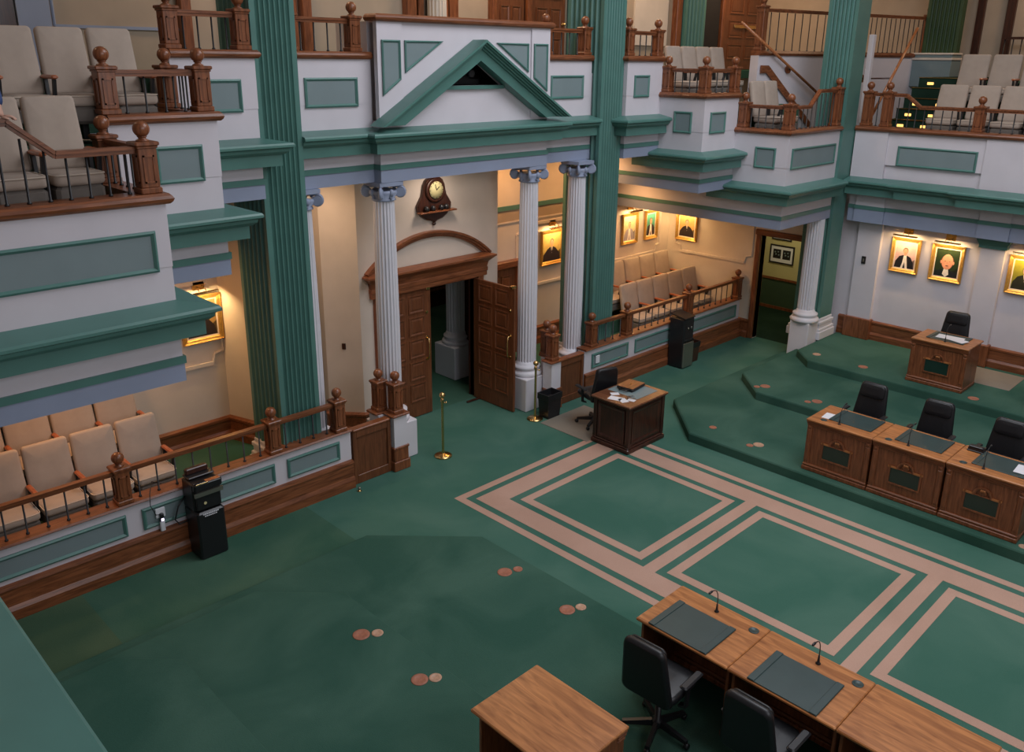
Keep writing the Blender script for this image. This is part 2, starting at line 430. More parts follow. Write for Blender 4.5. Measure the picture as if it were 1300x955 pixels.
C3, C2, C1, CC = 4.49, 5.08, 5.67, 6.13
for s, nm in ((1, 'right'), (-1, 'left')):
    # box3, box2, box1, recess beside the pediment
    body(sx(s, 5.41), sx(s, 7.66), 7.3, 11.45, 2.87, 4.3, nm)
    body(sx(s, 4.36), sx(s, 5.41), 8.35, 11.45, 3.50, 4.9, nm)
    body(sx(s, 3.39), sx(s, 4.36), 9.27, 11.45, 4.09, 5.48, nm)
    body(sx(s, 1.60), sx(s, 3.39), 9.55, 11.45, 4.10, 5.48, nm)
    mb = MB(); xa, xb = sorted((sx(s, 5.41), sx(s, 7.66)))
    mb.box(xa, xb, 8.35, 11.45, 4.3, 4.9, 'carpetd'); mb.box(xa, xb, 9.75, 12.3, 4.9, 5.48, 'carpetd')
    xa, xb = sorted((sx(s, 4.36), sx(s, 5.41))); mb.box(xa, xb, 9.75, 12.3, 4.9, 5.48, 'carpetd')
    struct(mb.build('floor_gallery'))
    P3 = [(5.41, 8.36), (5.41, 7.3), (7.3, 7.3)]; P2 = [(4.36, 9.28), (4.36, 8.35), (5.42, 8.35)]; P1 = [(3.39, 9.6), (3.39, 9.27), (4.37, 9.27)]
    parapet(mp(s, P3), C3, nm); parapet(mp(s, P2), C2, nm); parapet(mp(s, P1), C1, nm)
    cap(mp(s, P3), C3); cap(mp(s, P2), C2); cap(mp(s, P1), C1)
    cornice(mp(s, [(5.41, 8.75), (5.41, 7.3), (7.3, 7.3)]), C3)
    cornice(mp(s, [(4.36, 9.7), (4.36, 8.35), (5.68, 8.35)]), C2-.02)
    cornice(mp(s, [(3.39, 9.5), (3.39, 9.27), (4.55, 9.27)]), C1-.02)
    # panels on the faces
    def PR(dx0, dx1, Y, c):
        u0, u1 = sorted((sx(s, dx0), sx(s, dx1))); panel(rect(u0, u1, c-.58, c-.22), py(Y), (0, -1, 0))
    def PS(dx, y0, y1, c): panel(rect(y0, y1, c-.58, c-.22), pxp(sx(s, dx)), (-s, 0, 0))
    PR(5.53, 7.16, 7.3, C3); PR(4.54, 5.02, 8.35, C2); PR(3.58, 4.0, 9.27, C1); PR(1.82, 2.6, 9.55, C1)
    PS(5.41, 7.52, 7.92, C3); PS(4.36, 8.58, 8.95, C2)
    # recess parapet and cap
    PRc = [(1.6, 9.55), (2.8, 9.55)] ; parapet(mp(s, PRc), C1, nm); cap(mp(s, PRc), C1)
# centre block with the pediment
mb = MB()
mb.box(XC-1.6, XC+1.6, 9.4, 10.6, 4.34, 4.9, 'white'); mb.box(XC-1.622, XC+1.622, 9.378, 10.4, 4.27, 4.34, 'green'); mb.box(XC-1.608, XC+1.608, 9.392, 10.5, 4.1, 4.27, 'blue')
mb.slab([(XC-1.6, 9.4, 4.9), (XC+1.6, 9.4, 4.9), (XC+1.6, 9.4, 5.33), (XC-1.6, 9.4, 5.33)], (0, .05, 0), 'white')
for q in (1, -1):
    mb.slab([(XC+q*x, 9.4, z) for x, z in ((1.6, 5.33), (.60, 5.33), (0, 5.72), (0, CC), (1.6, CC))], (0, .05, 0), 'white')
    mb.box(XC+q*1.21, XC+q*1.61, 9.375, 9.45, 4.85, CC, 'white')
    mb.box(XC+q*1.42, XC+q*1.6, 9.6, 10.3, 4.9, CC, 'white')
struct(mb.build('wall_gallery_centre'))
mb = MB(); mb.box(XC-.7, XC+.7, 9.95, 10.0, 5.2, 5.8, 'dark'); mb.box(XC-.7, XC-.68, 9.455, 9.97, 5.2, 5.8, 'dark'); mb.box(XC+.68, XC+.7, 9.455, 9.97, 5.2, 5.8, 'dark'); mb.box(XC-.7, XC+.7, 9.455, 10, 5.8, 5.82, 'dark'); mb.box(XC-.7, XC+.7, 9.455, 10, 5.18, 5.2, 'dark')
trim(mb)
mb = MB(); mb.box(XC-3.4, XC+3.4, 10.3, 12.3, 5.3, 5.48, 'carpetd'); mb.box(XC-1.6, XC+1.6, 10.4, 11.45, 4.1, 5.3, 'white'); struct(mb.build('floor_gallery'))
cap([(XC-1.6, 9.58), (XC-1.6, 9.375), (XC+1.6, 9.375), (XC+1.6, 9.58)], CC)
cornice([(XC-2.8, 9.55), (XC-1.6, 9.55), (XC-1.6, 9.4), (XC+1.6, 9.4), (XC+1.6, 9.55), (XC+2.8, 9.55)], C1)
for q in (1, -1):
    panel([(XC+q*a, b) for a, b in ((1.25, 5.42), (1.55, 5.22), (1.55, 5.91), (1.25, 5.91))], py(9.375), (0, -1, 0), w=.032)
    panel([(XC+q*a, b) for a, b in ((.5, 5.91), (1.16, 5.91), (1.16, 5.5))], py(9.4), (0, -1, 0), w=.032)
# side galleries
mb = MB(); mb.box(16.3, 21, -4, 7.2, 3.1, 4.28, 'white'); mb.box(16.278, 16.5, -4, 7.2, 3.03, 3.1, 'green'); mb.box(16.29, 16.6, -4, 7.2, 2.78, 3.03, 'blue')
for y0, y1 in ((6.5, 7.05), (4.33, 4.83), (1.85, 2.35)): mb.box(16.26, 16.4, y0, y1, 2.79, 3.31, 'white'); mb.box(16.24, 16.4, y0-.02, y1+.02, 3.03, 3.1, 'green'); mb.box(16.25, 16.4, y0-.01, y1+.01, 2.785, 3.03, 'blue')
struct(mb.build('wall_gallery_right'))
PG = [(16.26, 7.2), (16.26, 6.6), (16.22, 6.6), (16.22, 6.25), (16.26, 6.25), (16.26, 5.0), (16.2, 5.0), (16.2, 4.2), (16.26, 4.2), (16.26, -4)]
parapet([(16.26, 7.22), (16.26, -4)], C3, 'right', .6)
mb = MB()
for y0, y1 in ((6.6, 7.22), (4.2, 4.92), (1.7, 2.5)): mb.box(16.225, 16.3, y0, y1, 3.6, C3, 'white')
trim(mb)
cap([(16.23, 7.22), (16.23, -4)], C3-.01, 'woody')
cornice([(16.24, 7.22), (16.24, 6.1), (16.19, 6.1), (16.19, 5.0), (16.12, 5.0), (16.12, 4.1), (16.19, 4.1), (16.19, -4)], C3)
panel(rect(5.03, 6.4, C3-.6, C3-.24), pxp(16.26), (-1, 0, 0)); panel(rect(2.6, 4.0, C3-.6, C3-.24), pxp(16.26), (-1, 0, 0))
# own gallery on the left: a ledge just below the camera
mb = MB(); mb.box(-1.5, .3, -4, 7.2, 3.2, 3.66, 'white'); struct(mb.build('wall_gallery_left'))
mb = MB(); mb.sweep([(.3, -4), (.3, 7.2)], [(0, 3.66), (.31, 3.62), (.325, 3.6), (.325, 3.57), (.27, 3.53), (.2, 3.5), (.2, 3.35), (0, 3.35)], 'green'); trim(mb)

# ---- pediment: raking cornices
ped = thing('pediment', 'green triangular pediment over the central double doors', 'pediment', (XC+.04, 9.385, 4.85))
for q in (1, -1):
    mb = MB()
    O = [(1.86, 0), (0, 1.10)]; 
    def pt(u, t): # u along rake 0 bottom..1 apex, t drop below outer line
        pass
    def quad(y0, y1, t0, t1, m='green'):
        # outer line shifted down by t (vertical)
        sl = 1.09/1.81
        zt0, zt1 = 1.09-t0, 1.09-t1
        xb0, xb1 = max(0, zt0)/sl, max(0, zt1)/sl
        mb.slab([(q*xb0, y0, 0), (0, y0, zt0), (0, y0, zt1), (q*xb1, y0, 0)], (0, y1-y0, 0), m)
    quad(-.29, .0, 0, .035); quad(-.255, .0, .035, .06); quad(-.225, .0, .06, .09); quad(-.19, .0, .09, .12); quad(-.165, .0, .12, .275)
    mb.build('raking_cornice', ped)
mb = MB(); mb.box(-.62, .58, -.035, .01, .43, .48, 'green'); mb.build('sill', ped)
mb = MB(); mb.box(-.3, .3, .22, .3, .49, .56, 'blackp'); mb.box(-.1, .1, .2, .35, .52, .68, 'blackp'); mb.lathe([(.05, 0), (.05, .1)], 'blackp', (0, .12, .64), 12, 'y'); mb.build('camera_housing', ped)

# ---- upper level walls
UZ = 5.48; TOP = 10.6
mb = MB(); mb.box(-3, 24, 12.2, 12.4, 4.3, TOP, 'beige'); struct(mb.build('wall_back'))
mb = MB(); mb.box(21.0, 21.2, -4, 12.4, 3.0, TOP, 'beige'); struct(mb.build('wall_right'))
mb = MB(); mb.box(-3.2, -3, -4, 12.4, 0, TOP, 'beige'); struct(mb.build('wall_left'))
mb = MB(); mb.box(-3.2, 21.2, -4.2, -4, 0, TOP, 'beige'); struct(mb.build('wall_front'))
mb = MB(); mb.box(-3.2, 21.2, -4.2, 12.4, TOP, TOP+.15, 'white'); struct(mb.build('ceiling'))
mb = MB(); mb.box(-3, XC-3.4, 11.44, 12.3, 5.3, 5.48, 'carpetd'); mb.box(XC+3.4, 21, 11.44, 12.3, 5.3, 5.48, 'carpetd'); struct(mb.build('floor_gallery'))
# left side high wall panel
mb = MB(); frame_path(mb, rect(3.95, 5.6, 6.03, 7.5), py(12.19), .04, .02, 'blue'); trim(mb)
mb = MB(); mb.box(3.52, 3.9, 12.12, 12.2, 5.5, 8, 'blue'); trim(mb)
mb = MB(); mb.box(2.2, 3.5, 12.14, 12.2, 5.5, 8, 'wooddk'); trim(mb)
mb = MB(); mb.box(15.7, 16.9, 12.16, 12.2, 6.0, 8, 'cream'); trim(mb)
# frames and posts on the back wall of the upper level
for x0, x1 in ((5.55, 5.7), (6.2, 6.35), (7.28, 7.36), (7.45, 7.61), (9.44, 9.64), (9.68, 9.8), (10.24, 10.34), (10.36, 10.57), (11.4, 11.5), (12.3, 12.42), (17.1, 17.3), (18.95, 19.05)):
    mb = MB(); mb.bbox(x0, x1, 12.05, 12.2, UZ, 8.2, 'wood', .01); trim(mb)
mb = MB(); mb.box(18.2, 18.9, 12.1, 12.2, UZ, 8.2, 'dark'); trim(mb)
# wall behind the right hand corner seats (under the stair rails)
A, B, Cc = (15.35, 8.9), (18.2, 8.3), (21.0, 7.55)
mb = MB(); mb.prism([A, B, Cc, (21, 7.8), (18.25, 8.5), (15.4, 9.1)], 4.3, 5.8, 'white'); struct(mb.build('wall_stair'))
mb = MB(); mb.sweep([A, B, Cc], [(-.2, 5.8), (.03, 5.8), (.05, 5.84), (.03, 5.89), (-.2, 5.89)], 'woodh'); trim(mb)
# stair skirtings against that wall
mb = MB()
mb.slab([(15.4, 8.87, 5.62), (15.6, 8.83, 5.62), (17.0, 8.54, 4.50), (17.0, 8.54, 4.36), (15.56, 8.84, 5.48), (15.4, 8.87, 5.48)], (-.01, -.03, 0), 'woodh')
trim(mb)
# terrace behind corner
mb = MB(); mb.prism([(15.9, 7.8), (16.3, 7.2), (21, 7.2), (21, 7.55), (18.2, 8.3), (15.35, 8.9), (15.35, 8.36)], 4.0, 4.32, 'carpetd'); struct(mb.build('floor_gallery'))
# right gallery terraces and the lit aisle stair
mb = MB()
mb.box(17.75, 21, -4, 6.15, 4.28, 4.8, 'carpetd'); mb.box(18.6, 21, -4, 6.15, 4.8, 5.35, 'carpetd')
struct(mb.build('floor_gallery'))
st = MB(); NS = 6
for i in range(NS): st.box(16.95+i*.3, 20.9, 6.16, 7.05, 4.28+i*.19, 4.28+(i+1)*.19, 'carpeth'); st.box(16.93+i*.3, 16.97+i*.3, 6.16, 7.05, 4.28+(i+1)*.19-.012, 4.28+(i+1)*.19+.004, 'brass')
stair = tag(st.build('aisle_stair'), 'dark green carpeted aisle steps with lit risers beside the grey gallery seats', 'stairs')
for i in range(NS):
    for j, yy in enumerate((6.38, 6.82)):
        if (i+j) % 2 and i > 3: continue
        mb = MB(); mb.bbox(16.935+i*.3, 16.955+i*.3, yy-.06, yy+.06, 4.28+i*.19+.05, 4.28+i*.19+.1, 'led', .005); mb.build('step_light', stair)
# ================================================================== COLUMNS AND PIERS
def flute_ring(r, z, nf, dep=.1, k=6):
    out = []
    for i in range(nf*k):
        a = 2*PI*i/(nf*k); t = (i % k)/k
        q = 0 if t < .16 else math.sin(PI*(t-.16)/.84)
        rr = r*(1-dep*q); out.append((rr*math.cos(a), rr*math.sin(a), z))
    return out
def make_column(label, loc, base_h=.58, top=4.1, r=.165, ph=.27, group=None, cap_=True, mm='stone', rz=0):
    t = thing('fluted_column', label, 'column', loc, rz, group)
    mb = MB(); mb.bbox(-ph, ph, -ph, ph, 0, base_h, mm, .012); mb.build('plinth', t)
    mb = MB(); b = base_h
    mb.lathe([(.262, b), (.268, b+.03), (.262, b+.07), (.225, b+.085), (.215, b+.11), (.235, b+.13), (.238, b+.16), (.20, b+.18), (r+.012, b+.20), (r, b+.24)], mm, n=28); mb.build('base', t)
    ct = top-.27 if cap_ else top-.002
    mb = MB(); mb.loft([flute_ring(r, b+.23, 20), flute_ring(r*1.0, (b+ct)/2, 20), flute_ring(r*(.88 if cap_ else .97), ct, 20)], mm, smooth=False); mb.build('shaft', t)
    if cap_:
        mb = MB(); m = 'blue'
        mb.lathe([(r*.9, ct), (r*1.02, ct+.01), (r*1.02, ct+.03), (r*.92, ct+.04), (r*1.2, ct+.11), (r*1.15, ct+.15)], m, n=24)
        # abacus with concave sides
        ab = []
        for i in range(4):
            a0 = PI/4+i*PI/2; a1 = a0+PI/2
            for q in range(4):
                tt = q/4; a = a0+(a1-a0)*tt; R = .275 if q == 0 else (.215+.02*abs(tt-.5)*2)
                ab.append((R*math.cos(a), R*math.sin(a)))
        mb.prism(ab, top-.055, top-.003, m); mb.build('capital', t)
        mb = MB()
        for i in range(4):
            a = PI/4+i*PI/2; ux, uy = math.cos(a), math.sin(a)
            pts = []
            for q in range(22):
                th = q*.42; rr = .082*(1-q/25); cx, cz = .225, top-.15
                pts.append((ux*(cx+rr*math.cos(PI/2-th)), uy*(cx+rr*math.cos(PI/2-th)), cz+rr*math.sin(PI/2-th)))
            pts = [(ux*.10, uy*.10, top-.068)]+pts
            mb.tube(pts, .022, m, n=6)
            mb.lathe([(.062, -.028), (.066, 0), (.062, .028)], m, (0, 0, 0), 14, 'x')
            n = 3*14; R = Matrix.Rotation(a+PI/2, 4, 'Z'); o = len(mb.v)-n
            for k in range(o, len(mb.v)): v = R @ Vector(mb.v[k]); mb.v[k] = (v.x+ux*.225, v.y+uy*.225, v.z+top-.15)
        mb.build('volutes', t)
        mb = MB()
        for i in range(4):
            a = i*PI/2; mb.ball((.185*math.cos(a), .185*math.sin(a), top-.15), .035, m, 10, 6, 1.5); mb.ball((.17*math.cos(a), .17*math.sin(a), top-.21), .024, m, 8, 6, 1.5)
        mb.build('rosettes', t)
    return t
gp = 'white fluted columns of the portico'
make_column('white fluted column left of the double doors, behind the paired newel posts', (XC-1.43, 9.6, 0), group=gp)
make_column('white fluted column right of the double doors, beside the open door leaf', (XC+1.43, 9.6, 0), group=gp)
make_column('white fluted column mostly hidden behind the left green pier', (5.76, 9.68, 0), group=gp, ph=.2)
make_column('white fluted column tight against the right green pier with a thin cable down it', (10.97, 9.54, 0), group=gp, ph=.24)
make_column('white fluted column beside the side doorway on a grey plinth', (15.50, 7.43, .0), base_h=.85, top=2.87, ph=.2, cap_=False)
make_column('grey fluted column seen in the lobby through the open doors', (10.02, 11.46+.12, 0), base_h=.62, top=4.0, cap_=False, mm='stone', r=.185, ph=.29)
mb = MB(); mb.tube([(11.06, 9.36, 2.6), (11.05, 9.36, 1.7), (10.98, 9.34, 1.2), (10.92, 9.30, .93), (11.0, 9.24, .9)], .006, 'iron', 6)
tag(mb.build('cable'), 'thin black cable hanging down the white column by the right green pier', 'cable')

def pier(name, label, x0, x1, y0, y1, z0, z1, nfx, nfy, m='green', base=True, m2=None):
    t = thing(name, label, 'pier', ((x0+x1)/2, (y0+y1)/2, z0))
    W, D = (x1-x0)/2, (y1-y0)/2; H = z1-z0
    def side(p, q, nf, out):
        p, q = Vector(p), Vector(q); o = Vector(out); L = (q-p).length; mg = .06; res = [tuple(p)]
        if nf:
            w = (L-2*mg)/nf; d = (q-p).normalized()
            for i in range(nf):
                a = mg+i*w
                for tt in (.08, .25, .5, .75, .92):
                    dd = .035*math.sin(PI*(tt-.08)/.84); res.append(tuple(p+d*(a+w*tt)-o*dd))
        return res
    ring = side((-W,-D), (W,-D), nfx, (0,-1))+side((W,-D), (W,D), 0, (1,0))+side((W,D), (-W,D), 0, (0,1))+side((-W,D), (-W,-D), nfy, (-1,0))
    mb = MB(); zb = .42 if base else 0
    mb.loft([[(x, y, zb) for x, y in ring], [(x, y, H) for x, y in ring]], m); mb.build('shaft', t)
    if base:
        mb = MB(); bm_ = m2 or 'stone'
        for e, za, zc in ((.075, 0, .16), (.055, .16, .22), (.03, .22, .30), (.045, .30, .36), (.015, .36, .42)): mb.bbox(-W-e, W+e, -D-e, D+e, za, zc, bm_, .008)
        mb.build('base', t)
    return t
pier('green_pier', 'tall green fluted pier left of the pediment', XC-3.37, XC-2.80, 9.33, 10.1, .3, 10.6, 7, 6)
pier('green_pier', 'tall green fluted pier right of the pediment', XC+2.80, XC+3.37, 9.33, 10.1, .3, 10.6, 7, 6)
pier('green_pier', 'tall green fluted pier at the far corner beside the grey gallery seats', 15.74, 16.24, 7.24, 7.80, .45, 10.6, 0, 6)
pier('green_pilaster', 'dim green fluted pilaster on the upper back wall right of the pediment', 13.55, 14.45, 12.0, 12.19, UZ, 10.6, 7, 0, base=False)
pier('green_pilaster', 'narrow dim green pilaster on the upper back wall behind the left end seats', 17.35, 18.15, 12.0, 12.19, UZ, 10.6, 5, 0, base=False)
mb = MB(); mb.loft([flute_ring(.17, UZ, 16), flute_ring(.16, 8.2, 16)], 'cream', smooth=False)
tag(mb.build('fluted_column', loc=(10.03, 12.0, 0)), 'cream fluted column between brown posts on the upper level', 'column')
pier('green_pilaster', 'dark green fluted pilaster above the lit aisle steps', 20.3, 20.5, 7.08, 7.5+.3, 5.9, 10.6, 0, 7, base=False, m='greendk')
mb = MB(); mb.bbox(19.95, 20.5, 7.02, 7.84, 5.2, 5.75, 'pgrey'); mb.bbox(19.92, 20.5, 7.0, 7.86, 5.75, 5.8, 'cream'); mb.bbox(19.95, 20.5, 7.02, 7.84, 5.8, 5.86, 'pgrey'); mb.bbox(19.92, 20.5, 7.0, 7.86, 5.86, 5.9, 'cream'); trim(mb)
for y0, y1 in ((6.85, 7.0), (6.25, 6.42)):
    mb = MB(); mb.bbox(20.9, 21, y0, y1, 5.3, 9, 'wooddk'); trim(mb)
mb = MB(); mb.box(20.95, 21, 3.0, 5.4, 6.1, 9, 'beige'); mb.box(20.93, 21, 3.0, 5.45, 6.05, 6.12, 'dark'); trim(mb)

# ================================================================== BALUSTRADES
def newel(par, x, y, z, h=.43, w=.078, m='wood', ball=True, face=True):
    mb = MB()
    mb.bbox(-w-.012, w+.012, -w-.012, w+.012, 0, .05, m, .008)
    mb.bbox(-w, w, -w, w, .05, h-.05, m, .006)
    if face:
        for a in range(4):
            R = Matrix.Rotation(a*PI/2, 4, 'Z'); i0 = len(mb.v)
            u = w*.62
            mb.box(-u, -u+.014, -w-.009, -w, .09, h-.11, m); mb.box(u-.014, u, -w-.009, -w, .09, h-.11, m)
            mb.box(-u, u, -w-.009, -w, .09, .104, m); mb.box(-u, u, -w-.009, -w, h-.124, h-.11, m)
            for k in range(i0, len(mb.v)): mb.v[k] = tuple(R @ Vector(mb.v[k]))
    mb.bbox(-w-.01, w+.01, -w-.01, w+.01, h-.055, h-.035, m, .005); mb.bbox(-w-.022, w+.022, -w-.022, w+.022, h-.035, h, m, .008)
    o = mb.build('newel_post', par); o.location = (x, y, z)
    if ball:
        b = MB(); b.lathe([(.055, h), (.05, h+.012), (.032, h+.02), (.03, h+.03), (.04, h+.036), (.04, h+.042)], m, n=16); b.ball((0, 0, h+.1), .068, m, 18, 12)
        b.build('ball_finial', o)
    return o
def handrail(par, pts, m='woodh'):
    mb = MB()
    for a, b in zip(pts, pts[1:]):
        mb.bar(a, b, .075, .03, m); q = Vector((0, 0, -.03)); mb.bar(tuple(Vector(a)+q), tuple(Vector(b)+q), .045, .032, m)
    mb.build('handrail', par)
def balusters(par, p0, p1, z0, h0, n, h1=None, r=.010):
    h1 = h0 if h1 is None else h1
    for i in range(n):
        t = (i+.5)/n; x = p0[0]+(p1[0]-p0[0])*t; y = p0[1]+(p1[1]-p0[1])*t; h = h0+(h1-h0)*t
        mb = MB(); mb.lathe([(r*1.9, 0), (r*1.9, .012), (r, .02), (r, h-.03)], 'iron', n=8); o = mb.build('baluster', par); o.location = (x, y, z0)
def balustrade(label, newels, rails, group=None, zb=0):
    """newels: (x,y,h); rails: list of (pts[(x,y,z)], [(p0,p1,h0,h1,n)])"""
    t = thing('balustrade', label, 'railing', (0, 0, zb), 0, group)
    for x, y, h in newels: newel(t, x, y, 0, h)
    for pts, bl in rails:
        handrail(t, pts, 'woodh')
        for p0, p1, h0, h1, n in bl: balusters(t, p0, p1, 0, h0, n, h1)
    return t
RH = .385
def straight(label, xs, y, zb, ns, x_end=None, group=None, ends=(0, 0)):
    nw = [(x, y, .45) for x in xs]; rails = []
    pts = sorted(xs+([x_end] if x_end is not None else []))
    for (a, b), n in zip(zip(pts, pts[1:]), ns): rails.append(([(a+.07, y, RH+.015), (b-.07, y, RH+.015)], [((a+.08, y), (b-.08, y), RH, RH, n)]))
    return balustrade(label, nw, rails, group, zb)
# low walls in front of the two bays
for s, nm in ((-1, 'left'), (1, 'right')):
    xa, xb = sorted((sx(s, 2.45), sx(s, 7.55)))
    mb = MB(); mb.box(xa, xb, 9.17, 9.32, 0, .84, 'white'); struct(mb.build('wall_bay_'+nm))
    mb = MB(); mb.sweep([(xa, 9.17), (xb, 9.17)], [(0, 0), (.075, 0), (.075, .12), (.06, .15), (.05, .17), (.05, .34), (.06, .37), (.05, .40), (0, .41)], 'woodh'); struct(mb.build('baseboard_bay_'+nm))
    mb = MB(); mb.sweep([(xa, 9.17), (xb, 9.17)], [(-.19, .83), (.03, .83), (.045, .845), (.03, .865), (-.19, .865)], 'woodh'); trim(mb)
    for a, b in ((2.64, 3.44), (3.62, 5.32), (5.5, 7.4)) if s < 0 else ((2.64, 3.68), (3.88, 5.5), (5.66, 7.4)):
        u0, u1 = sorted((sx(s, a), sx(s, b))); panel(rect(u0, u1, .47, .74), py(9.17), (0, -1, 0), w=.045)
straight('oak railing with black balusters in front of the left bay seats', [.98, 2.98, 4.88, 5.86], 9.24, .865, [9, 8, 4])
straight('oak railing with black balusters in front of the right bay seats', [11.15, 12.15, 14.12, 15.95], 9.24, .865, [4, 9, 8])
# gates and end blocks either side of the portico
for s, nm in ((-1, 'left'), (1, 'right')):
    t = thing('gate', 'dark oak panelled gate beside the %s end block of the portico' % nm, 'gate', (sx(s, 2.1), 9.2, 0), 0, 'panelled gates')
    mb = MB(); w = .322
    mb.box(-w, w, -.02, .03, 0, .80, 'doorw'); mb.build('board', t)
    mb = MB()
    for a in (-1, 1): mb.bbox(a*w-(.06 if a > 0 else 0), a*w+(.06 if a < 0 else 0), -.045, -.02, 0, .8, 'doorw', .006)
    mb.bbox(-w+.06, w-.06, -.045, -.02, 0, .13, 'doorw', .006); mb.bbox(-w+.06, w-.06, -.045, -.02, .70, .8, 'doorw', .006); mb.build('frame', t)
    mb = MB(); mb.bbox(-w, w, -.06, .07, .80, .835, 'woodh', .01); mb.build('top_rail', t)
    xa, xb = sorted((sx(s, 1.53), sx(s, 1.76)))
    t = thing('end_block', 'white and oak block carrying two newel posts, %s of the portico' % nm, 'post', ((xa+xb)/2, 9.2, 0), 0, 'newel end blocks')
    hw = (xb-xa)/2; o_ = -s*.0
    mb = MB(); mb.bbox(-hw-.03, hw+.03, -.13, .1, 0, .15, 'wood', .01); mb.bbox(-hw-.012, hw+.012, -.11, .1, .15, .33, 'wood', .008); mb.bbox(-hw-.022, hw+.022, -.12, .1, .33, .37, 'wood', .008); mb.build('base', t)
    xo = s*.15
    mb = MB(); mb.box(-hw, hw, -.1, .1, .37, .84, 'stone'); x0_, x1_ = sorted((xo-.06, xo+.09 if s > 0 else xo-.09)); mb.box(min(xo-.08, xo+.08), max(xo-.08, xo+.08), .1, .33, 0, .84, 'stone'); mb.build('block', t)
    mb = MB(); mb.bbox(-hw-.035, hw+.035, -.135, .12, .84, .875, 'wood', .01); mb.bbox(xo-.115, xo+.115, .12, .36, .84, .875, 'wood', .01); mb.build('ledge', t)
    newel(t, 0, 0, .875, .45); newel(t, xo*.75, .24, .875, .45)
# galleries: left and right mirrored
TB = .09
for s, nm in ((-1, 'left'), (1, 'right')):
    X = lambda dx: sx(s, dx)
    nw = [(X(5.5), 7.39, .43), (X(5.5), 8.26, .43), (X(7.22), 7.39, .68)]
    a, b, c_, e = X(5.58), X(6.2), X(6.51), X(7.15)
    rails = [([(a, 7.39, .38), (b, 7.39, .38)], [((a, 7.39), (b, 7.39), .37, .37, 4)]),
             ([(b, 7.39, .38), (c_, 7.39, .64)], [((b, 7.39), (c_, 7.39), .38, .58, 2)]),
             ([(c_, 7.39, .64), (e, 7.39, .64)], [((c_, 7.39), (e, 7.39), .61, .61, 4)]),
             ([(X(5.5), 7.47, .38), (X(5.5), 8.19, .38)], [((X(5.5), 7.47), (X(5.5), 8.19), .37, .37, 5)])]
    balustrade(('oak railing of the lowest, nearest balcony at the far left with a hand on it', 'oak railing of the lowest balcony beside the far corner pier, rising at its end')[s > 0], nw, rails, 'balcony railings', C3+TB)
    nw = [(X(4.45), 8.44, .43), (X(4.45), 9.2, .43), (X(5.36), 8.44, .43)]
    balustrade(('oak railing of the middle balcony step on the left', 'oak railing of the middle balcony step on the right')[s > 0], nw,
        [([(X(4.53), 8.44, .38), (X(5.28), 8.44, .38)], [((X(4.53), 8.44), (X(5.28), 8.44), .37, .37, 4)]), ([(X(4.45), 8.52, .38), (X(4.45), 9.12, .38)], [((X(4.45), 8.52), (X(4.45), 9.12), .37, .37, 4)])], 'balcony railings', C2+TB)
    nw = [(X(3.49), 9.36, .43), (X(4.30), 9.36, .43)]
    balustrade(('oak railing of the highest balcony step, left of the left green pier', 'oak railing of the highest balcony step, right of the right green pier')[s > 0], nw,
        [([(X(3.57), 9.36, .38), (X(4.22), 9.36, .38)], [((X(3.57), 9.36), (X(4.22), 9.36), .37, .37, 4)])], 'balcony railings', C1+TB)
    nw = [(X(1.79), 9.65, .43), (X(2.72), 9.65, .43)]
    balustrade(('oak railing between the left green pier and the pediment wall', 'oak railing between the pediment wall and the right green pier')[s > 0], nw,
        [([(X(1.87), 9.65, .38), (X(2.64), 9.65, .38)], [((X(1.87), 9.65), (X(2.64), 9.65), .37, .37, 4)])], 'balcony railings', C1+TB)
G = 16.36
balustrade('oak railing along the side gallery in front of the grey seats', [(G, 7.1, .62), (G, 6.74, .62), (G, 5.14, .43), (G, 3.3, .43), (G, 1.4, .43)],
    [([(G, 7.03, .58), (G, 6.81, .58)], [((G, 7.03), (G, 6.81), .55, .55, 1)]), ([(G, 6.67, .58), (G, 6.42, .58)], [((G, 6.67), (G, 6.42), .55, .55, 1)]),
     ([(G, 6.42, .58), (G, 6.15, .38)], [((G, 6.42), (G, 6.15), .53, .38, 2)]), ([(G, 6.15, .38), (G, 5.21, .38)], [((G, 6.15), (G, 5.21), .36, .36, 6)]),
     ([(G, 5.07, .38), (G, 3.37, .38)], [((G, 5.07), (G, 3.37), .36, .36, 9)]), ([(G, 3.23, .38), (G, 1.47, .38)], [((G, 3.23), (G, 1.47), .36, .36, 9)])], 'balcony railings', C3+TB-.01)
def along(a, b, t): return (a[0]+(b[0]-a[0])*t, a[1]+(b[1]-a[1])*t)
n0, n1, n2 = along(A, B, .04), along(A, B, .90), along(B, Cc, .05); n3 = along(B, Cc, .80)
off = lambda p: (p[0]+.02, p[1]+.1)
n0, n1, n2, n3 = map(off, (n0, n1, n2, n3))
balustrade('dark oak railing on the white stair wall behind the far corner pier', [(*n0, .8), (*n1, .8), (*n2, .8), (*n3, .8)],
    [([(*n0, .74), (*n1, .74)], [(along(n0, n1, .05), along(n0, n1, .95), .72, .72, 10)]), ([(*n2, .74), (*n3, .74)], [(along(n2, n3, .05), along(n2, n3, .95), .72, .72, 13)])], None, 5.89)
mb = MB(); t = thing('handrail', 'dark railing end beyond the grey gallery seats', 'railing', (20.6, 6.3, 5.3))
mb.bar((0, .0, .9), (0, -.7, .9), .06, .05, 'wooddk'); mb.build('rail', t)
for k in range(4): mb = MB(); mb.lathe([(.012, 0), (.012, .88)], 'iron', (0, -.05-k*.16, 0), 8); mb.build('baluster', t)
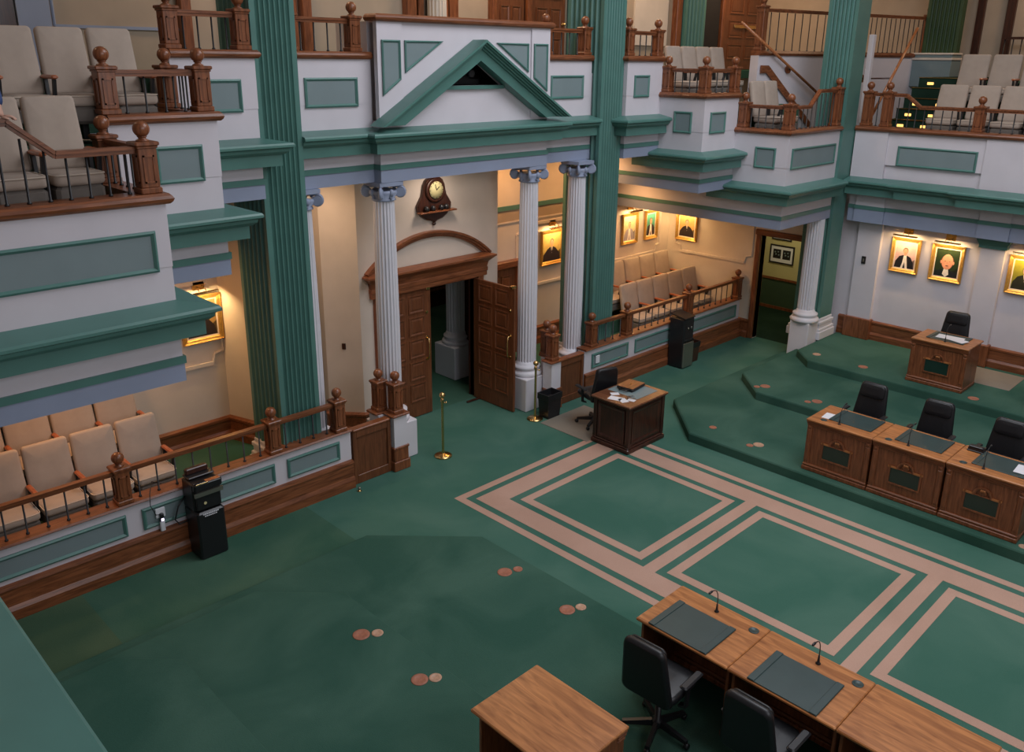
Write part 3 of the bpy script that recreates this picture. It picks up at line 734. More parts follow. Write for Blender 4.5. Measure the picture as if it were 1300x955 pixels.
# sloping copper coloured stair rails
def rod(label, p0, p1, brs, mr=.026):
    t = thing('stair_handrail', label, 'handrail', p1)
    q = Vector(p0)-Vector(p1); mb = MB(); mb.tube([(0, 0, 0), tuple(q)], mr, 'copper', 12); mb.ball((0, 0, 0), mr, 'copper'); mb.ball(tuple(q), mr, 'copper'); mb.build('rod', t)
    for k, (tt, o) in enumerate(brs):
        o = Vector(o); b = q*tt; mb = MB(); mb.tube([tuple(b), tuple(b+o)], .014, 'wooddk', 8)
        n = o.normalized(); e = b+o
        mb.tube([tuple(e-n*.03), tuple(e)], .075, 'wood', 20); mb.tube([tuple(e-n*.045), tuple(e-n*.028)], .045, 'wood', 16); mb.build('wall_bracket', t)
    return t
rod('long copper toned rail sloping down to the right across the white stair wall', (14.72, 8.93, 6.36), (17.10, 8.42, 5.03), [(.0, (.0, .1, 0)), (.40, (.02, .1, -.02))])
rod('copper toned rail sloping up to the right beside the lit steps', (17.9, 7.02, 6.32), (16.62, 7.12, 4.75), [(.42, (.06, .62, -.02))])
mb = MB(); mb.bbox(-.06, .06, -.05, .05, -.0, 1.9, 'stone', .01)
o = mb.build('post', loc=(17.1, 7.52, 4.3)); tag(o, 'tall plain white post standing between the corner pier and the copper handrail', 'post')

# ================================================================== DOORS
def door_leaf(name, label, w, h, mlist, loc, rz, rows, knob=None, handles=None, group=None):
    t = thing(name, label, 'door', loc, rz, group); 
    mb = MB(); mb.bbox(0, w, -.022, .022, .01, h, 'doorw', .006); mb.build('slab', t)
    cols = ((.13*w, .46*w), (.54*w, .87*w))
    zs = rows
    for z0, z1 in zs:
        for a, b in cols:
            for sd in (-1, 1):
                mb = MB(); y = sd*.022; e = sd
                P = lambda q, hh: [(u, y+e*hh, z) for u, z in q]
                q0 = rect(a, b, z0, z1); q1 = inset(q0, .018); q2 = inset(q0, .04); q3 = inset(q0, .07)
                mb.loft([P(q0, 0), P(q0, .012), P(q1, .014), P(q2, .001)], 'doorw', caps=False); mb.loft([P(q2, .001), P(q3, .01)], 'doorw', caps=True)
                mb.build('panel', t)
    if knob:
        for sd in (-1, 1):
            mb = MB(); mb.lathe([(.028, 0), (.028, .008), (.01, .012), (.01, .035), (.026, .045), (.03, .06), (.02, .075), (.001, .08)], 'brass', (0, 0, 0), 14, 'y')
            if sd > 0: mb.xf(Matrix.Rotation(PI, 4, 'Z'))
            mb.xf(Matrix.Translation((knob[0], sd*.022, knob[1]))); mb.build('door_knob', t)
    if handles:
        for sd in (-1, 1):
            mb = MB(); x = handles; y = sd
            mb.tube([(x, y*.022, .98), (x, y*.075, 1.0), (x, y*.085, 1.08), (x, y*.085, 1.25), (x, y*.075, 1.33), (x, y*.022, 1.35)], .012, 'brass', 8)
            for zz in (.98, 1.35): mb.lathe([(.03, -.004), (.03, .004)], 'brass', (x, y*.025, zz), 12, 'y')
            mb.build('pull_handle', t)
            mb = MB(); mb.lathe([(.026, -.01), (.026, .01)], 'brass', (x, y*.03, 1.78), 12, 'y'); mb.build('lock', t)
        mb = MB(); mb.bbox(w-.1, w-.02, -.05, .05, h-.02, h+.03, 'brass', .008); mb.build('closer', t)
    return t
rows5 = [(.28, .60), (.66, .98), (1.04, 1.36), (1.42, 1.74), (1.80, 2.10)]
door_leaf('door_leaf', 'closed left leaf of the brown panelled double doors with brass pull', .99, 2.17, None, (7.5, 10.46, 0), 0, rows5, handles=.9)
door_leaf('door_leaf', 'open right leaf of the brown panelled double doors, swung into the room', .99, 2.17, None, (9.47, 10.46, 0), -PI/2-.0, rows5, handles=.9)
# door surround: jambs, entablature and segmental arch
t = thing('door_surround', 'oak door surround with moulded lintel and arch over the double doors', 'door frame', (8.5, 10.45, 0))
for q in (-1, 1):
    mb = MB(); a, b = sorted((q*1.0, q*1.13)); mb.bbox(a, b, -.06, .02, 0, 2.2, 'wood', .01); a, b = sorted((q*1.0, q*1.04)); mb.box(a, b, .0, .2, 0, 2.2, 'wood'); mb.build('jamb', t)
mb = MB(); pr = [(0, 2.2), (.05, 2.2), (.05, 2.27), (.06, 2.28), (.06, 2.34), (.05, 2.35), (.07, 2.44), (.09, 2.46), (.15, 2.52), (.17, 2.53), (.17, 2.56), (.0, 2.6)]
mb.sweep([(-1.14, .04), (-1.14, -.02), (1.14, -.02), (1.14, .04)], pr, 'woodh'); mb.box(-1.14, 1.14, -.02, .04, 2.2, 2.56, 'woodh'); mb.box(-1.0, 1.0, -.02, .2, 2.17, 2.21, 'woodh'); mb.build('lintel', t)
def arc(R, zc, hw, n=28):
    a = math.asin(min(1, hw/R)); return [(R*math.sin(-a+2*a*i/n), zc+R*math.cos(-a+2*a*i/n)) for i in range(n+1)]
mb = MB(); hw, rise = 1.27, .50; R = (hw*hw+rise*rise)/(2*rise); zc = 2.6+rise-R
for y0, ro, ri in ((-.10, 0, .035), (-.075, .035, .07), (-.05, .07, .10)):
    o_, i_ = arc(R-ro, zc, hw), arc(R-ri, zc, hw-.02)
    rings = [[(a[0], y0, a[1]), (a[0], .02, a[1]), (b[0], .02, b[1]), (b[0], y0, b[1])] for a, b in zip(o_, i_)]
    mb.loft(rings, 'woodh')
mb.build('arch', t)
# upper and bay doors
rows3 = [(.25, .6), (.75, 1.15), (1.3, 1.85)]
door_leaf('wooden_door', 'left one of two brown panelled doors above the pediment', .72, 2.1, None, (11.5, 12.1, UZ), 0, rows3, knob=(.08, .83))
door_leaf('wooden_door', 'right one of two brown panelled doors, beside the right green pier', .95, 2.1, None, (12.42, 12.1, UZ), 0, rows3, knob=(.87, .86))
d_ = door_leaf('wooden_door', 'wide carved brown door on the upper level behind the right balcony seats', 1.9, 2.3, None, (19.06, 12.1, UZ), 0, rows3)
mb = MB(); mb.bbox(.45, 1.45, -.06, -.022, .98, 1.06, 'brass', .01); mb.build('push_bar', d_)
door_leaf('wooden_door', 'small brown door half hidden behind the column and open door leaf', .78, 2.0, None, (10.32, 11.14, 0), 0, [(.2, .9), (1.0, 1.85)])
mb = MB(); mb.bbox(10.22, 10.32, 11.06, 11.2, 0, 2.1, 'wood', .01); mb.bbox(11.10, 11.2, 11.06, 11.2, 0, 2.1, 'wood', .01); mb.bbox(10.2, 11.22, 11.05, 11.2, 2.0, 2.12, 'woodh', .01); trim(mb)
# ================================================================== SEATS
def rrect(w, h, r, n=4):
    out = []
    for cx, cz, a0 in ((w/2-r, h-r, 0), (-w/2+r, h-r, PI/2), (-w/2+r, r, PI), (w/2-r, r, 1.5*PI)):
        for i in range(n+1): a = a0+PI/2*i/n; out.append((cx+r*math.cos(a), cz+r*math.sin(a)))
    return out
def cushion(mb, w, h, t, m, r=.04, e=.025, crown=0.0, top=1.0, smooth=True):
    "cushion standing in xz, thickness t towards -y; top = width factor at the top"
    rings = []
    for y, k in ((0, e), (-e*.3, e*.3), (-e, 0), (-t+e, 0), (-t+e*.3, e*.3), (-t, e)):
        q = rrect(w-2*k, h-2*k, max(.004, r-k*.5)); rings.append([(x*(1+(top-1)*(z+k)/h), y, z+k) for x, z in q])
    if crown: rings.append([(x*.5, -t-crown, h/2+(z-h/2)*.5) for x, _, z in rings[-1]])
    return mb.loft(rings, m, smooth=smooth)
def make_seat(w, label, group, pale=False, hb=.62):
    t = thing('auditorium_seat', label, 'seat', (0, 0, 0), 0, group)
    bw = w-.012
    mb = MB(); cushion(mb, bw, hb, .09, 'fabric', .04, .03, .008, .96)
    mb.xf(Matrix.Translation((0, .03, .44)) @ Matrix.Rotation(-.2, 4, 'X')); mb.build('backrest', t)
    mb = MB(); cushion(mb, bw-.03, .50, .012, 'wooddk', .04, .005, 0, .96); mb.xf(Matrix.Translation((0, .048, .47)) @ Matrix.Rotation(-.2, 4, 'X')); mb.build('back_shell', t)
    mb = MB(); cushion(mb, bw-.03, .46, .10, 'fabric', .05, .03, .01); mb.xf(Matrix.Translation((0, .0, .36)) @ Matrix.Rotation(PI/2, 4, 'X') @ Matrix.Scale(-1, 4, (0, 1, 0)))
    mb.build('seat', t)
    mb = MB(); q = rrect(bw-.03, .46, .05); mb.tube([(x, -z, .452) for x, z in q]+[(q[0][0], -q[0][1], .452)], .006, 'piping', 6); mb.build('piping', t)
    mb = MB(); mb.bbox(-w/2+.03, w/2-.03, -.44, -.03, .20, .36, 'fabricdk', .03); mb.bbox(-.03, .03, -.28, -.2, 0.05, .26, 'iron', .005); mb.bbox(-.07, .07, -.34, -.1, 0, .03, 'iron', .005); mb.build('seat_box', t)
    mb = MB(); x = w/2; mb.bbox(x-.03, x+.03, -.34, -.02, .60, .635, 'armw', .012); mb.build('armrest', t)
    mb = MB(); mb.bar((x, -.06, .62), (x, -.1, .02), .03, .05, 'iron'); mb.bar((x, -.30, .60), (x, -.22, .3), .028, .04, 'iron'); mb.bbox(x-.03, x+.03, -.26, .02, 0, .03, 'iron', .005); mb.build('standard', t)
    return t
def row(proto, xs, y, z, labels, group, rz=0, first=[None]):
    for i, x in enumerate(xs):
        if proto.get('used'):
            p = (x, y, z) if rz == 0 else (y, x, z)
            dup(proto, p, rz, labels[i], group)
        else:
            proto['used'] = 1; proto.location = (x, y, z) if rz == 0 else (y, x, z); proto.rotation_euler[2] = rz; proto['label'] = labels[i]; proto['group'] = group
ordn = ['first', 'second', 'third', 'fourth', 'fifth', 'sixth']
pw = make_seat(.53, '', '')
row(pw, [3.62-.53*i for i in range(5)], 10.3, .3, ['beige seat, %s from the right end, front row of the left bay' % q if i else 'beige seat at the right end of the front row of the left bay' for i, q in enumerate(ordn[:5])], 'front row seats in the left bay')
row(pw, [3.62-.53*i for i in range(5)], 10.98, .57, ['beige seat, %s from the right end, rear row of the left bay under the balcony' % q if i else 'beige seat at the right end of the rear row of the left bay' for i, q in enumerate(ordn[:5])], 'rear row seats in the left bay')
row(pw, [15.78-.535*i for i in range(5)], 10.3, .3, ['beige seat, %s from the end wall, front row of the right bay' % q for i, q in enumerate(ordn[:5])], 'front row seats in the right bay')
row(pw, [15.66-.535*i for i in range(5)], 10.98, .57, ['beige seat, %s from the corner, rear row of the right bay below the portraits' % q for i, q in enumerate(ordn[:5])], 'rear row seats in the right bay')
pn = make_seat(.45, '', '')
row(pn, [2.49-.45*i for i in range(2)], 8.05, 4.3, ['grey beige balcony seat, %s from the aisle, lowest row at the far left' % q for q in ordn[:4]], 'lowest balcony row, left')
row(pn, [3.42-.45*i for i in range(5)], 9.0, 4.88, ['grey beige balcony seat, %s from the right end, upper row at the far left' % q for q in ordn[:5]], 'upper balcony row, left')
row(pn, [13.42+.47*i for i in range(4)], 9.42, 4.88, ['beige balcony seat, %s from the left, upper row right of the right green pier' % q for q in ordn[:4]], 'upper balcony row, right')
row(pn, [14.30+.455*i for i in range(2)], 8.18, 4.3, ['beige balcony seat nearest the newel post, lower right corner balcony', 'beige balcony seat beside the stair wall, lower right corner balcony'], 'lower balcony row, right')
pg = make_seat(.53, '', '')
row(pg, [6.0-.55*i for i in range(5)], 17.35, 4.26, ['grey side gallery seat, %s from the lit aisle, front row' % q for q in ordn[:5]], 'side gallery front row', rz=-PI/2)
row(pg, [6.0-.55*i for i in range(5)], 18.25, 4.8, ['grey side gallery seat, %s from the lit aisle, rear row' % q for q in ordn[:5]], 'side gallery rear row', rz=-PI/2)
for p in (pw, pn, pg):
    if 'used' in p: del p['used']
for o in bpy.data.objects:
    if 'used' in o: del o['used']

# ================================================================== DESKS
def make_desk(label, group=None, w=.94, d=.70, h=.78):
    "front faces -x; origin at the centre of the front foot line"
    t = thing('legislator_desk', label, 'desk', (0, 0, 0), 0, group); m = 'wood'; H = w/2-.004
    mb = MB(); mb.box(.03, .06, -H+.05, H-.05, .08, h-.06, m)
    mb.build('front_panel', t)
    for q in (-1, 1):
        mb = MB(); y0, y1 = sorted((q*(H-.012), q*(H-.035))); mb.box(.05, d-.08, y0, y1, 0.06, h-.04, m); mb.build('side_panel', t)
        mb = MB(); y0, y1 = sorted((q*(H-.012), q*(H-.085))); mb.bbox(.012, .06, y0, y1, .1, h-.1, m, .006); yc = q*(H-.048)
        mb.bbox(.004, .05, yc-.03, yc+.03, .15, h-.16, m, .006); mb.lathe([(.002, -.006), (.018, -.004), (.022, 0), (.02, .004)], m, (.004, yc, h-.125), 12, 'x'); mb.build('pilaster', t)
    mb = MB(); mb.bbox(-.012, .1, -H, H, 0, .06, m, .008); mb.bbox(-.002, .09, -H+.005, H-.005, .06, .10, 'woody', .012); mb.bbox(0.1, d-.08, -H, -H+.05, 0, .06, m); mb.bbox(.1, d-.08, H-.05, H, 0, .06, m); mb.build('plinth', t)
    mb = MB(); mb.bbox(.01, .1, -H+.003, H-.003, h-.105, h-.075, 'woody', .008); mb.bbox(.0, .1, -H, H, h-.075, h-.05, 'woody', .006); mb.bbox(-.01, .1, -H, H, h-.05, h-.03, 'woody', .005); mb.build('cornice', t)
    mb = MB(); mb.bbox(-.022, d, -w/2+.002, w/2-.002, h-.03, h, 'oaktop', .008); mb.build('desktop', t)
    # framed dark plaque with arched crest
    pz0, pz1, pw_ = .24, .45, .19
    pl = MB(); pl.box(.018, .032, -pw_, pw_, pz0, pz1, 'plaque'); pq = pl.build('plaque', t)
    mb = MB(); b = .022
    mb.box(.008, .03, -pw_-b, pw_+b, pz0-b, pz0, m); mb.box(.008, .03, -pw_-b, -pw_, pz0, pz1+b, m); mb.box(.008, .03, pw_, pw_+b, pz0, pz1+b, m); mb.box(.008, .03, -pw_-b-.012, -.1, pz1, pz1+b, 'oaktop'); mb.box(.008, .03, .1, pw_+b+.012, pz1, pz1+b, 'oaktop'); mb.box(.012, .03, -.1, .1, pz1, pz1+.012, m); mb.build('plaque_frame', t)
    mb = MB(); n = 14
    for r0, r1, x in ((.115, .098, .004), (.098, .085, .012)):
        o_ = [(x, r0*math.cos(PI*i/n), pz1+.01+r0*math.sin(PI*i/n)) for i in range(n+1)]; i_ = [(x, r1*math.cos(PI*i/n), pz1+.01+r1*math.sin(PI*i/n)) for i in range(n+1)]
        mb.loft([[a, (.03, a[1], a[2]), (.03, b_[1], b_[2]), b_] for a, b_ in zip(o_, i_)], m)
    mb.lathe([(.05, 0.012), (.04, .002), (.002, 0)], m, (.012, 0, pz1+.05), 14, 'x')
    for a in (-.5, 0, .5): mb.ball((.01, .022*math.sin(a)*2, pz1+.06+.018*math.cos(a)), .014, 'oaktop', 8, 5, 1.5)
    mb.build('crest', t)
    mb = MB(); mb.box(.1, d-.12, -H+.04, H-.04, h-.14, h-.03, 'wooddk'); mb.build('drawer_box', t)
    return t
dk = make_desk('', 'desks in the front row on the right')
gr = 'legislator desks'
dk.location = (10.8, 4.49, .15); dk['label'] = 'oak desk leftmost in the right hand row, white sheet on its corner'; dk['group'] = gr
dup(dk, (10.8, 3.55, .15), 0, 'oak desk in the middle of the right hand row of three', gr)
dup(dk, (10.8, 2.61, .15), 0, 'oak desk at the right end of the right hand row, paper on its pad', gr)
dup(dk, (14.72, 4.63, .45), 0, 'separate oak desk on the top carpet tier below the portraits', gr)
dup(dk, (14.72, 2.70, .45), 0, 'oak desk on the top tier cut by the right picture edge', gr)
dup(dk, (6.12, 3.37, .15), PI, 'nearest oak desk at the bottom with a bright orange top', gr)
dup(dk, (6.12, 2.43, .15), PI, 'near oak desk at the bottom, second from its left end', gr)
dup(dk, (6.12, 1.49, .15), PI, 'near oak desk at the bottom right edge of the picture', gr)
dup(dk, (4.17, 3.43, .30), PI, 'oak desk corner showing at the bottom edge left of the near black chair', gr)

def make_pad(label, group):
    t = thing('desk_pad', label, 'desk pad', (0, 0, 0), 0, group)
    mb = MB(); mb.bbox(-.24, .24, -.3, .3, 0, .008, 'pad', .003); mb.build('mat', t)
    for q in (-1, 1):
        mb = MB(); y0, y1 = sorted((q*.3, q*.235)); mb.bbox(-.242, .242, y0, y1, .006, .015, 'pad', .004); mb.build('side_flap', t)
    return t
pdp = make_pad('', 'dark green desk pads'); gpd = 'dark green desk pads'
def place(proto, loc, rz, label, g, flag={}):
    if proto.name not in flag: flag[proto.name] = 1; proto.location = loc; proto.rotation_euler[2] = rz; proto['label'] = label; proto['group'] = g; return proto
    return dup(proto, loc, rz, label, g)
ZR, ZN = .931, .931
place(pdp, (11.20, 4.42, ZR), 0, 'dark green leather desk pad on the left end desk of the right row', gpd)
place(pdp, (11.20, 3.50, ZR), 0, 'dark green leather desk pad on the middle desk of the right row', gpd)
place(pdp, (11.20, 2.54, ZR), 0, 'dark green desk pad under a white paper, right end desk of the right row', gpd)
place(pdp, (15.12, 4.62, 1.231), 0, 'dark desk pad under papers on the separate top tier desk', gpd)
place(pdp, (5.67, 3.41, ZN), PI, 'large dark green desk pad on the nearest bright orange desk', gpd)
place(pdp, (5.67, 2.42, ZN), PI, 'dark green desk pad on the second near desk, cut by the lower edge', gpd)
def make_mic(label, group):
    t = thing('gooseneck_microphone', label, 'microphone', (0, 0, 0), 0, group)
    mb = MB(); mb.lathe([(.022, 0), (.022, .006), (.012, .014), (.009, .05), (.008, .08)], 'blackp', n=12); mb.build('base', t)
    pts = [(0, 0, .07), (0, 0, .14), (.01, 0, .19), (.035, 0, .235), (.075, 0, .26), (.115, 0, .268)]
    mb = MB(); mb.tube(pts, .0045, 'blackp', 8); mb.build('gooseneck', t)
    mb = MB(); mb.tube([(.105, 0, .267), (.12, 0, .268), (.155, 0, .268), (.165, 0, .268)], .011, 'blackp', 10, rr=[.006, .011, .011, .006]); mb.build('capsule', t)
    return t
mic = make_mic('', ''); gm = 'gooseneck microphones'
place(mic, (10.91, 4.54, .93), 0, 'black gooseneck microphone on the left end desk of the right row', gm)
place(mic, (10.91, 3.60, .93), 0, 'black gooseneck microphone on the middle desk of the right row', gm)
place(mic, (10.91, 2.68, .93), 0, 'black gooseneck microphone on the right end desk of the right row', gm)
place(mic, (14.86, 4.60, 1.23), 0, 'thin black microphone on the separate top tier desk', gm)
place(mic, (6.02, 3.38, .93), PI, 'black gooseneck microphone on the nearest bright orange desk', gm)
place(mic, (6.02, 2.40, .93), PI, 'black gooseneck microphone on the second near desk at the bottom', gm)
def grom(label, loc, g='desktop grommets'):
    mb = MB(); mb.lathe([(.045, 0), (.046, .003), (.036, .006), (.034, .003), (.001, .003)], 'pad', n=20); return tag(mb.build('cable_grommet', loc=loc), label, 'desk grommet', g)
grom('dark round cable grommet on the nearest orange desk', (6.02, 3.00, .93)); grom('dark round cable grommet at the edge of the second near desk', (6.02, 2.06, .93))
grom('dark round grommet beside the white sheet on the left end desk, right row', (10.90, 4.76, .93)); grom('dark round grommet on the left part of the middle desk, right row', (10.92, 3.86, .93)); grom('dark round grommet on the left part of the right end desk, right row', (10.92, 2.92, .93))
def sheet(label, loc, w, l, rz, cat='paper', n=1):
    mb = MB()
    for i in range(n): mb.box(-w/2, w/2, -l/2, l/2, i*.002, i*.002+.0015, 'paper')
    return tag(mb.build('paper_sheet', loc=loc, rz=rz), label, cat)
sheet('white paper lying on the corner of the left end desk, right row', (11.08, 4.76, .931), .22, .16, .1, n=2)
sheet('white paper on the dark pad of the right end desk, right row', (11.20, 2.30, .947), .28, .2, .05)
sheet('white papers spread over the pad on the top tier desk', (15.1, 4.6, 1.247), .24, .42, .06)
sheet('second white sheet overlapping on the top tier desk', (15.03, 4.45, 1.250), .2, .28, -.3)
mb = MB(); mb.bbox(-.07, .07, -.1, .1, 0, .02, 'blackp', .005); mb.slab([(-.06, -.09, .02), (.07, -.09, .02), (.07, .09, .02), (-.06, .09, .02)], (.0, 0, .03), 'blackp'); mb.bbox(-.06, .0, -.09, .09, .05, .075, 'blackp', .01)
tag(mb.build('desk_telephone', loc=(11.40, 2.92, .931)), 'small black telephone at the back corner of the right end desk, right row', 'telephone')

# ---- swivel chairs, facing -x
def make_chair(label, arms=True):
    t = thing('swivel_chair', label, 'office chair', (0, 0, 0), 0, 'black swivel chairs')
    mb = MB()
    for i in range(5):
        a = 2*PI*i/5+.3; c, s_ = math.cos(a), math.sin(a)
        mb.loft([[(c*q-s_*w_, s_*q+c*w_, z) for w_, z in ((-.022, z0), (.022, z0), (.018, z1), (-.018, z1))] for q, z0, z1 in ((.03, .07, .13), (.30, .055, .085))], 'blackp')
    mb.lathe([(.05, .06), (.05, .13), (.028, .14), (.028, .40)], 'blackp', n=14); mb.build('base', t)
    for i in range(5):
        a = 2*PI*i/5+.3; mb = MB(); mb.lathe([(.02, -.022), (.028, -.018), (.028, .018), (.02, .022)], 'blackp', (.30*math.cos(a), .30*math.sin(a), .029), 12, 'y'); mb.build('caster', t)
    mb = MB(); cushion(mb, .50, .48, .09, 'black', .10, .035, .01); mb.xf(Matrix.Translation((.24, 0, .50)) @ Matrix.Rotation(PI/2, 4, 'Z') @ Matrix.Rotation(-PI/2, 4, 'X')); mb.build('seat', t)
    mb = MB(); cushion(mb, .50, .60, .075, 'black', .07, .03, .012, .76); mb.xf(Matrix.Translation((.235, 0, .47)) @ Matrix.Rotation(.16, 4, 'Y') @ Matrix.Rotation(-PI/2, 4, 'Z')); mb.build('backrest', t)
    mb = MB(); cushion(mb, .36, .20, .03, 'black', .05, .012, .008, .94); mb.xf(Matrix.Translation((.235, 0, .47)) @ Matrix.Rotation(.16, 4, 'Y') @ Matrix.Rotation(-PI/2, 4, 'Z') @ Matrix.Translation((0, -.075, .38))); mb.build('headrest', t)
    for q in (-1, 1):
        mb = MB(); y = q*.28; mb.bar((.04, q*.22, .44), (.04, y, .46), .05, .02, 'blackp'); mb.bar((.04, y, .45), (.02, y, .66), .02, .05, 'blackp'); mb.bbox(-.16, .12, y-.035, y+.035, .66, .69, 'blackp', .012); mb.build('armrest', t)
    return t
ch = make_chair('')
gc = 'black swivel chairs'
place(ch, (11.80, 4.58, .15), 0, 'black swivel chair behind the left end desk of the right row', gc)
place(ch, (11.80, 3.64, .15), .05, 'black swivel chair behind the middle desk of the right row', gc)
place(ch, (11.80, 2.74, .15), 0, 'black swivel chair behind the right end desk of the right row', gc)
place(ch, (15.55, 4.74, .457), .05, 'black swivel chair behind the separate top tier desk under the portraits', gc)
place(ch, (5.16, 3.36, .15), PI+.05, 'near black swivel chair with armrests at the bottom beside the orange desk', gc)
place(ch, (5.20, 2.42, .15), PI, 'black swivel chair behind the second near desk at the bottom edge', gc)
place(ch, (10.10, 8.22, .01), -PI/2-.3, 'black high backed swivel chair by the dark clerk desk near the right gate', gc)

# ---- clerk's desk
t = thing('clerk_desk', 'dark mahogany clerk desk on the corner of the inlaid carpet', 'desk', (10.02, 7.48, .003)); m = 'wooddk'
def framed(mb, x0, x1, y0, y1, ax):
    pass
mb = MB(); mb.box(-.43, .43, -.33, .33, .06, .74, m); mb.build('carcass', t)
mb = MB(); mb.bbox(-.47, .47, -.37, .37, 0, .07, m, .012); mb.bbox(-.455, .455, -.355, .355, .07, .1, m, .012); mb.build('plinth', t)
for ix in (-1, 1):
    for iy in (-1, 1):
        mb = MB(); mb.bbox(ix*.45-(.07 if ix > 0 else 0), ix*.45+(.07 if ix < 0 else 0), iy*.35-(.07 if iy > 0 else 0), iy*.35+(.07 if iy < 0 else 0), .1, .74, m, .006); mb.build('corner_post', t)
for nm_, args in (('end_panel', ((-.435, -.43), (-.26, .26))), ('end_panel', ((.43, .435), (-.26, .26)))):
    mb = MB(); (a, b), (c, d__) = args; o = -1 if a < 0 else 1
    q = rect(c, d__, .14, .68); panel_pts = lambda hh, pts: [(a+o*hh, u, z) for u, z in pts]
    i1, i2 = inset(q, .02), inset(q, .05)
    mb.loft([panel_pts(0, q), panel_pts(.014, q), panel_pts(.014, i1), panel_pts(.002, i2)], m); mb.build(nm_, t)
for yy, o in ((-.33, -1), (.33, 1)):
    mb = MB(); q = rect(-.36, .36, .14, .68); i1, i2 = inset(q, .02), inset(q, .05); pp = lambda hh, pts: [(u, yy+o*hh, z) for u, z in pts]
    mb.loft([pp(0, q), pp(.014, q), pp(.014, i1), pp(.002, i2)], m); mb.build('front_panel', t)
mb = MB(); mb.bbox(-.46, .46, -.36, .36, .72, .745, m, .008); mb.bbox(-.485, .485, -.385, .385, .745, .78, 'mahtop', .01); mb.build('desktop', t)
mb = MB(); mb.box(-.13, .4, -.24, .34, .78, .7825, 'pgrey'); mb.build('leather_inset', t)
t = thing('desk_folder', 'closed brown leather case on the clerk desk', 'folder', (10.22, 7.62, .787), .12)
mb = MB(); mb.bbox(-.19, .19, -.15, .15, .005, .05, 'black', .012); mb.build('body', t)
mb = MB(); mb.bbox(-.185, .185, -.145, .145, .05, .056, 'woodh', .005); mb.box(-.03, .03, -.01, .01, .056, .058, 'brass'); mb.build('cover', t)
mb = MB(); mb.tube([(-.19, -.08, .03), (-.25, -.06, .03), (-.25, .06, .03), (-.19, .08, .03)], .014, 'black', 8); mb.build('handle', t)
for i, (x, y, w_, l_, a) in enumerate(((9.68, 7.50, .15, .2, .3), (9.70, 7.36, .12, .16, -.4), (9.82, 7.62, .10, .13, .9), (9.80, 7.28, .09, .12, .2))):
    sheet(('folded white paper at the left edge of the clerk desk', 'white note beside the folded paper on the clerk desk', 'small white card next to the inset of the clerk desk', 'small white slip at the near corner of the clerk desk')[i], (x, y, .785), w_, l_, a)
mb = MB(); mb.tube([(9.92, 7.32, .79), (9.84, 7.26, .80), (9.78, 7.34, .81), (9.86, 7.40, .80), (9.95, 7.36, .79)], .006, 'steel', 6); tag(mb.build('spectacles', ), 'small metal spectacles lying on the clerk desk', 'spectacles')
# mats
mb = MB(); mb.bbox(-.55, .55, -.5, .5, 0, .006, 'mat', .003); tag(mb.build('chair_mat', loc=(10.02, 8.36, .003)), 'beige translucent floor mat between the clerk desk and the right gate', 'floor mat')
mb = MB(); mb.bbox(-.45, .45, -.6, .6, 0, .006, 'mat', .003); tag(mb.build('chair_mat', loc=(15.9, 4.25, .45)), 'pale floor mat behind the separate top tier desk', 'floor mat')

# ================================================================== SMALL THINGS ON THE FLOOR
def stanchion(label, loc):
    t = thing('stanchion', label, 'stanchion', loc, 0, 'brass stanchions')
    mb = MB(); mb.lathe([(.001, .05), (.03, .05), (.05, .04), (.11, .03), (.135, .015), (.135, 0)], 'brass', n=28); mb.build('base', t)
    mb = MB(); mb.lathe([(.028, .03), (.022, .06), (.019, .08), (.019, .90), (.026, .905), (.026, .925), (.018, .93), (.018, .95)], 'brass', n=18); mb.build('pole', t)
    mb = MB(); mb.ball((0, 0, .985), .045, 'brass', 18, 12); mb.build('ball_finial', t)
    for a in (-.9, 1.1):
        mb = MB(); c, s_ = math.cos(a), math.sin(a); mb.tube([(c*.02, s_*.02, .87), (c*.045, s_*.045, .87)], .008, 'brass', 8); mb.ball((c*.055, s_*.055, .87), .016, 'brass', 10, 8); mb.build('rope_hook', t)
stanchion('brass ball topped stanchion left of the open doorway, on the green carpet', (7.52, 9.02, 0)); stanchion('brass ball topped stanchion in front of the right portico column', (9.53, 9.04, 0))
t = thing('door_stop', 'small brass door stop on the carpet near the left gate', 'door stop', (5.97, 8.97, 0)); mb = MB(); mb.lathe([(.03, 0), (.03, .008), (.012, .015), (.01, .03)], 'brass', n=14); mb.build('base', t); mb = MB(); mb.lathe([(.017, .03), (.02, .045), (.014, .06), (.001, .062)], 'steel', n=14); mb.build('head', t)
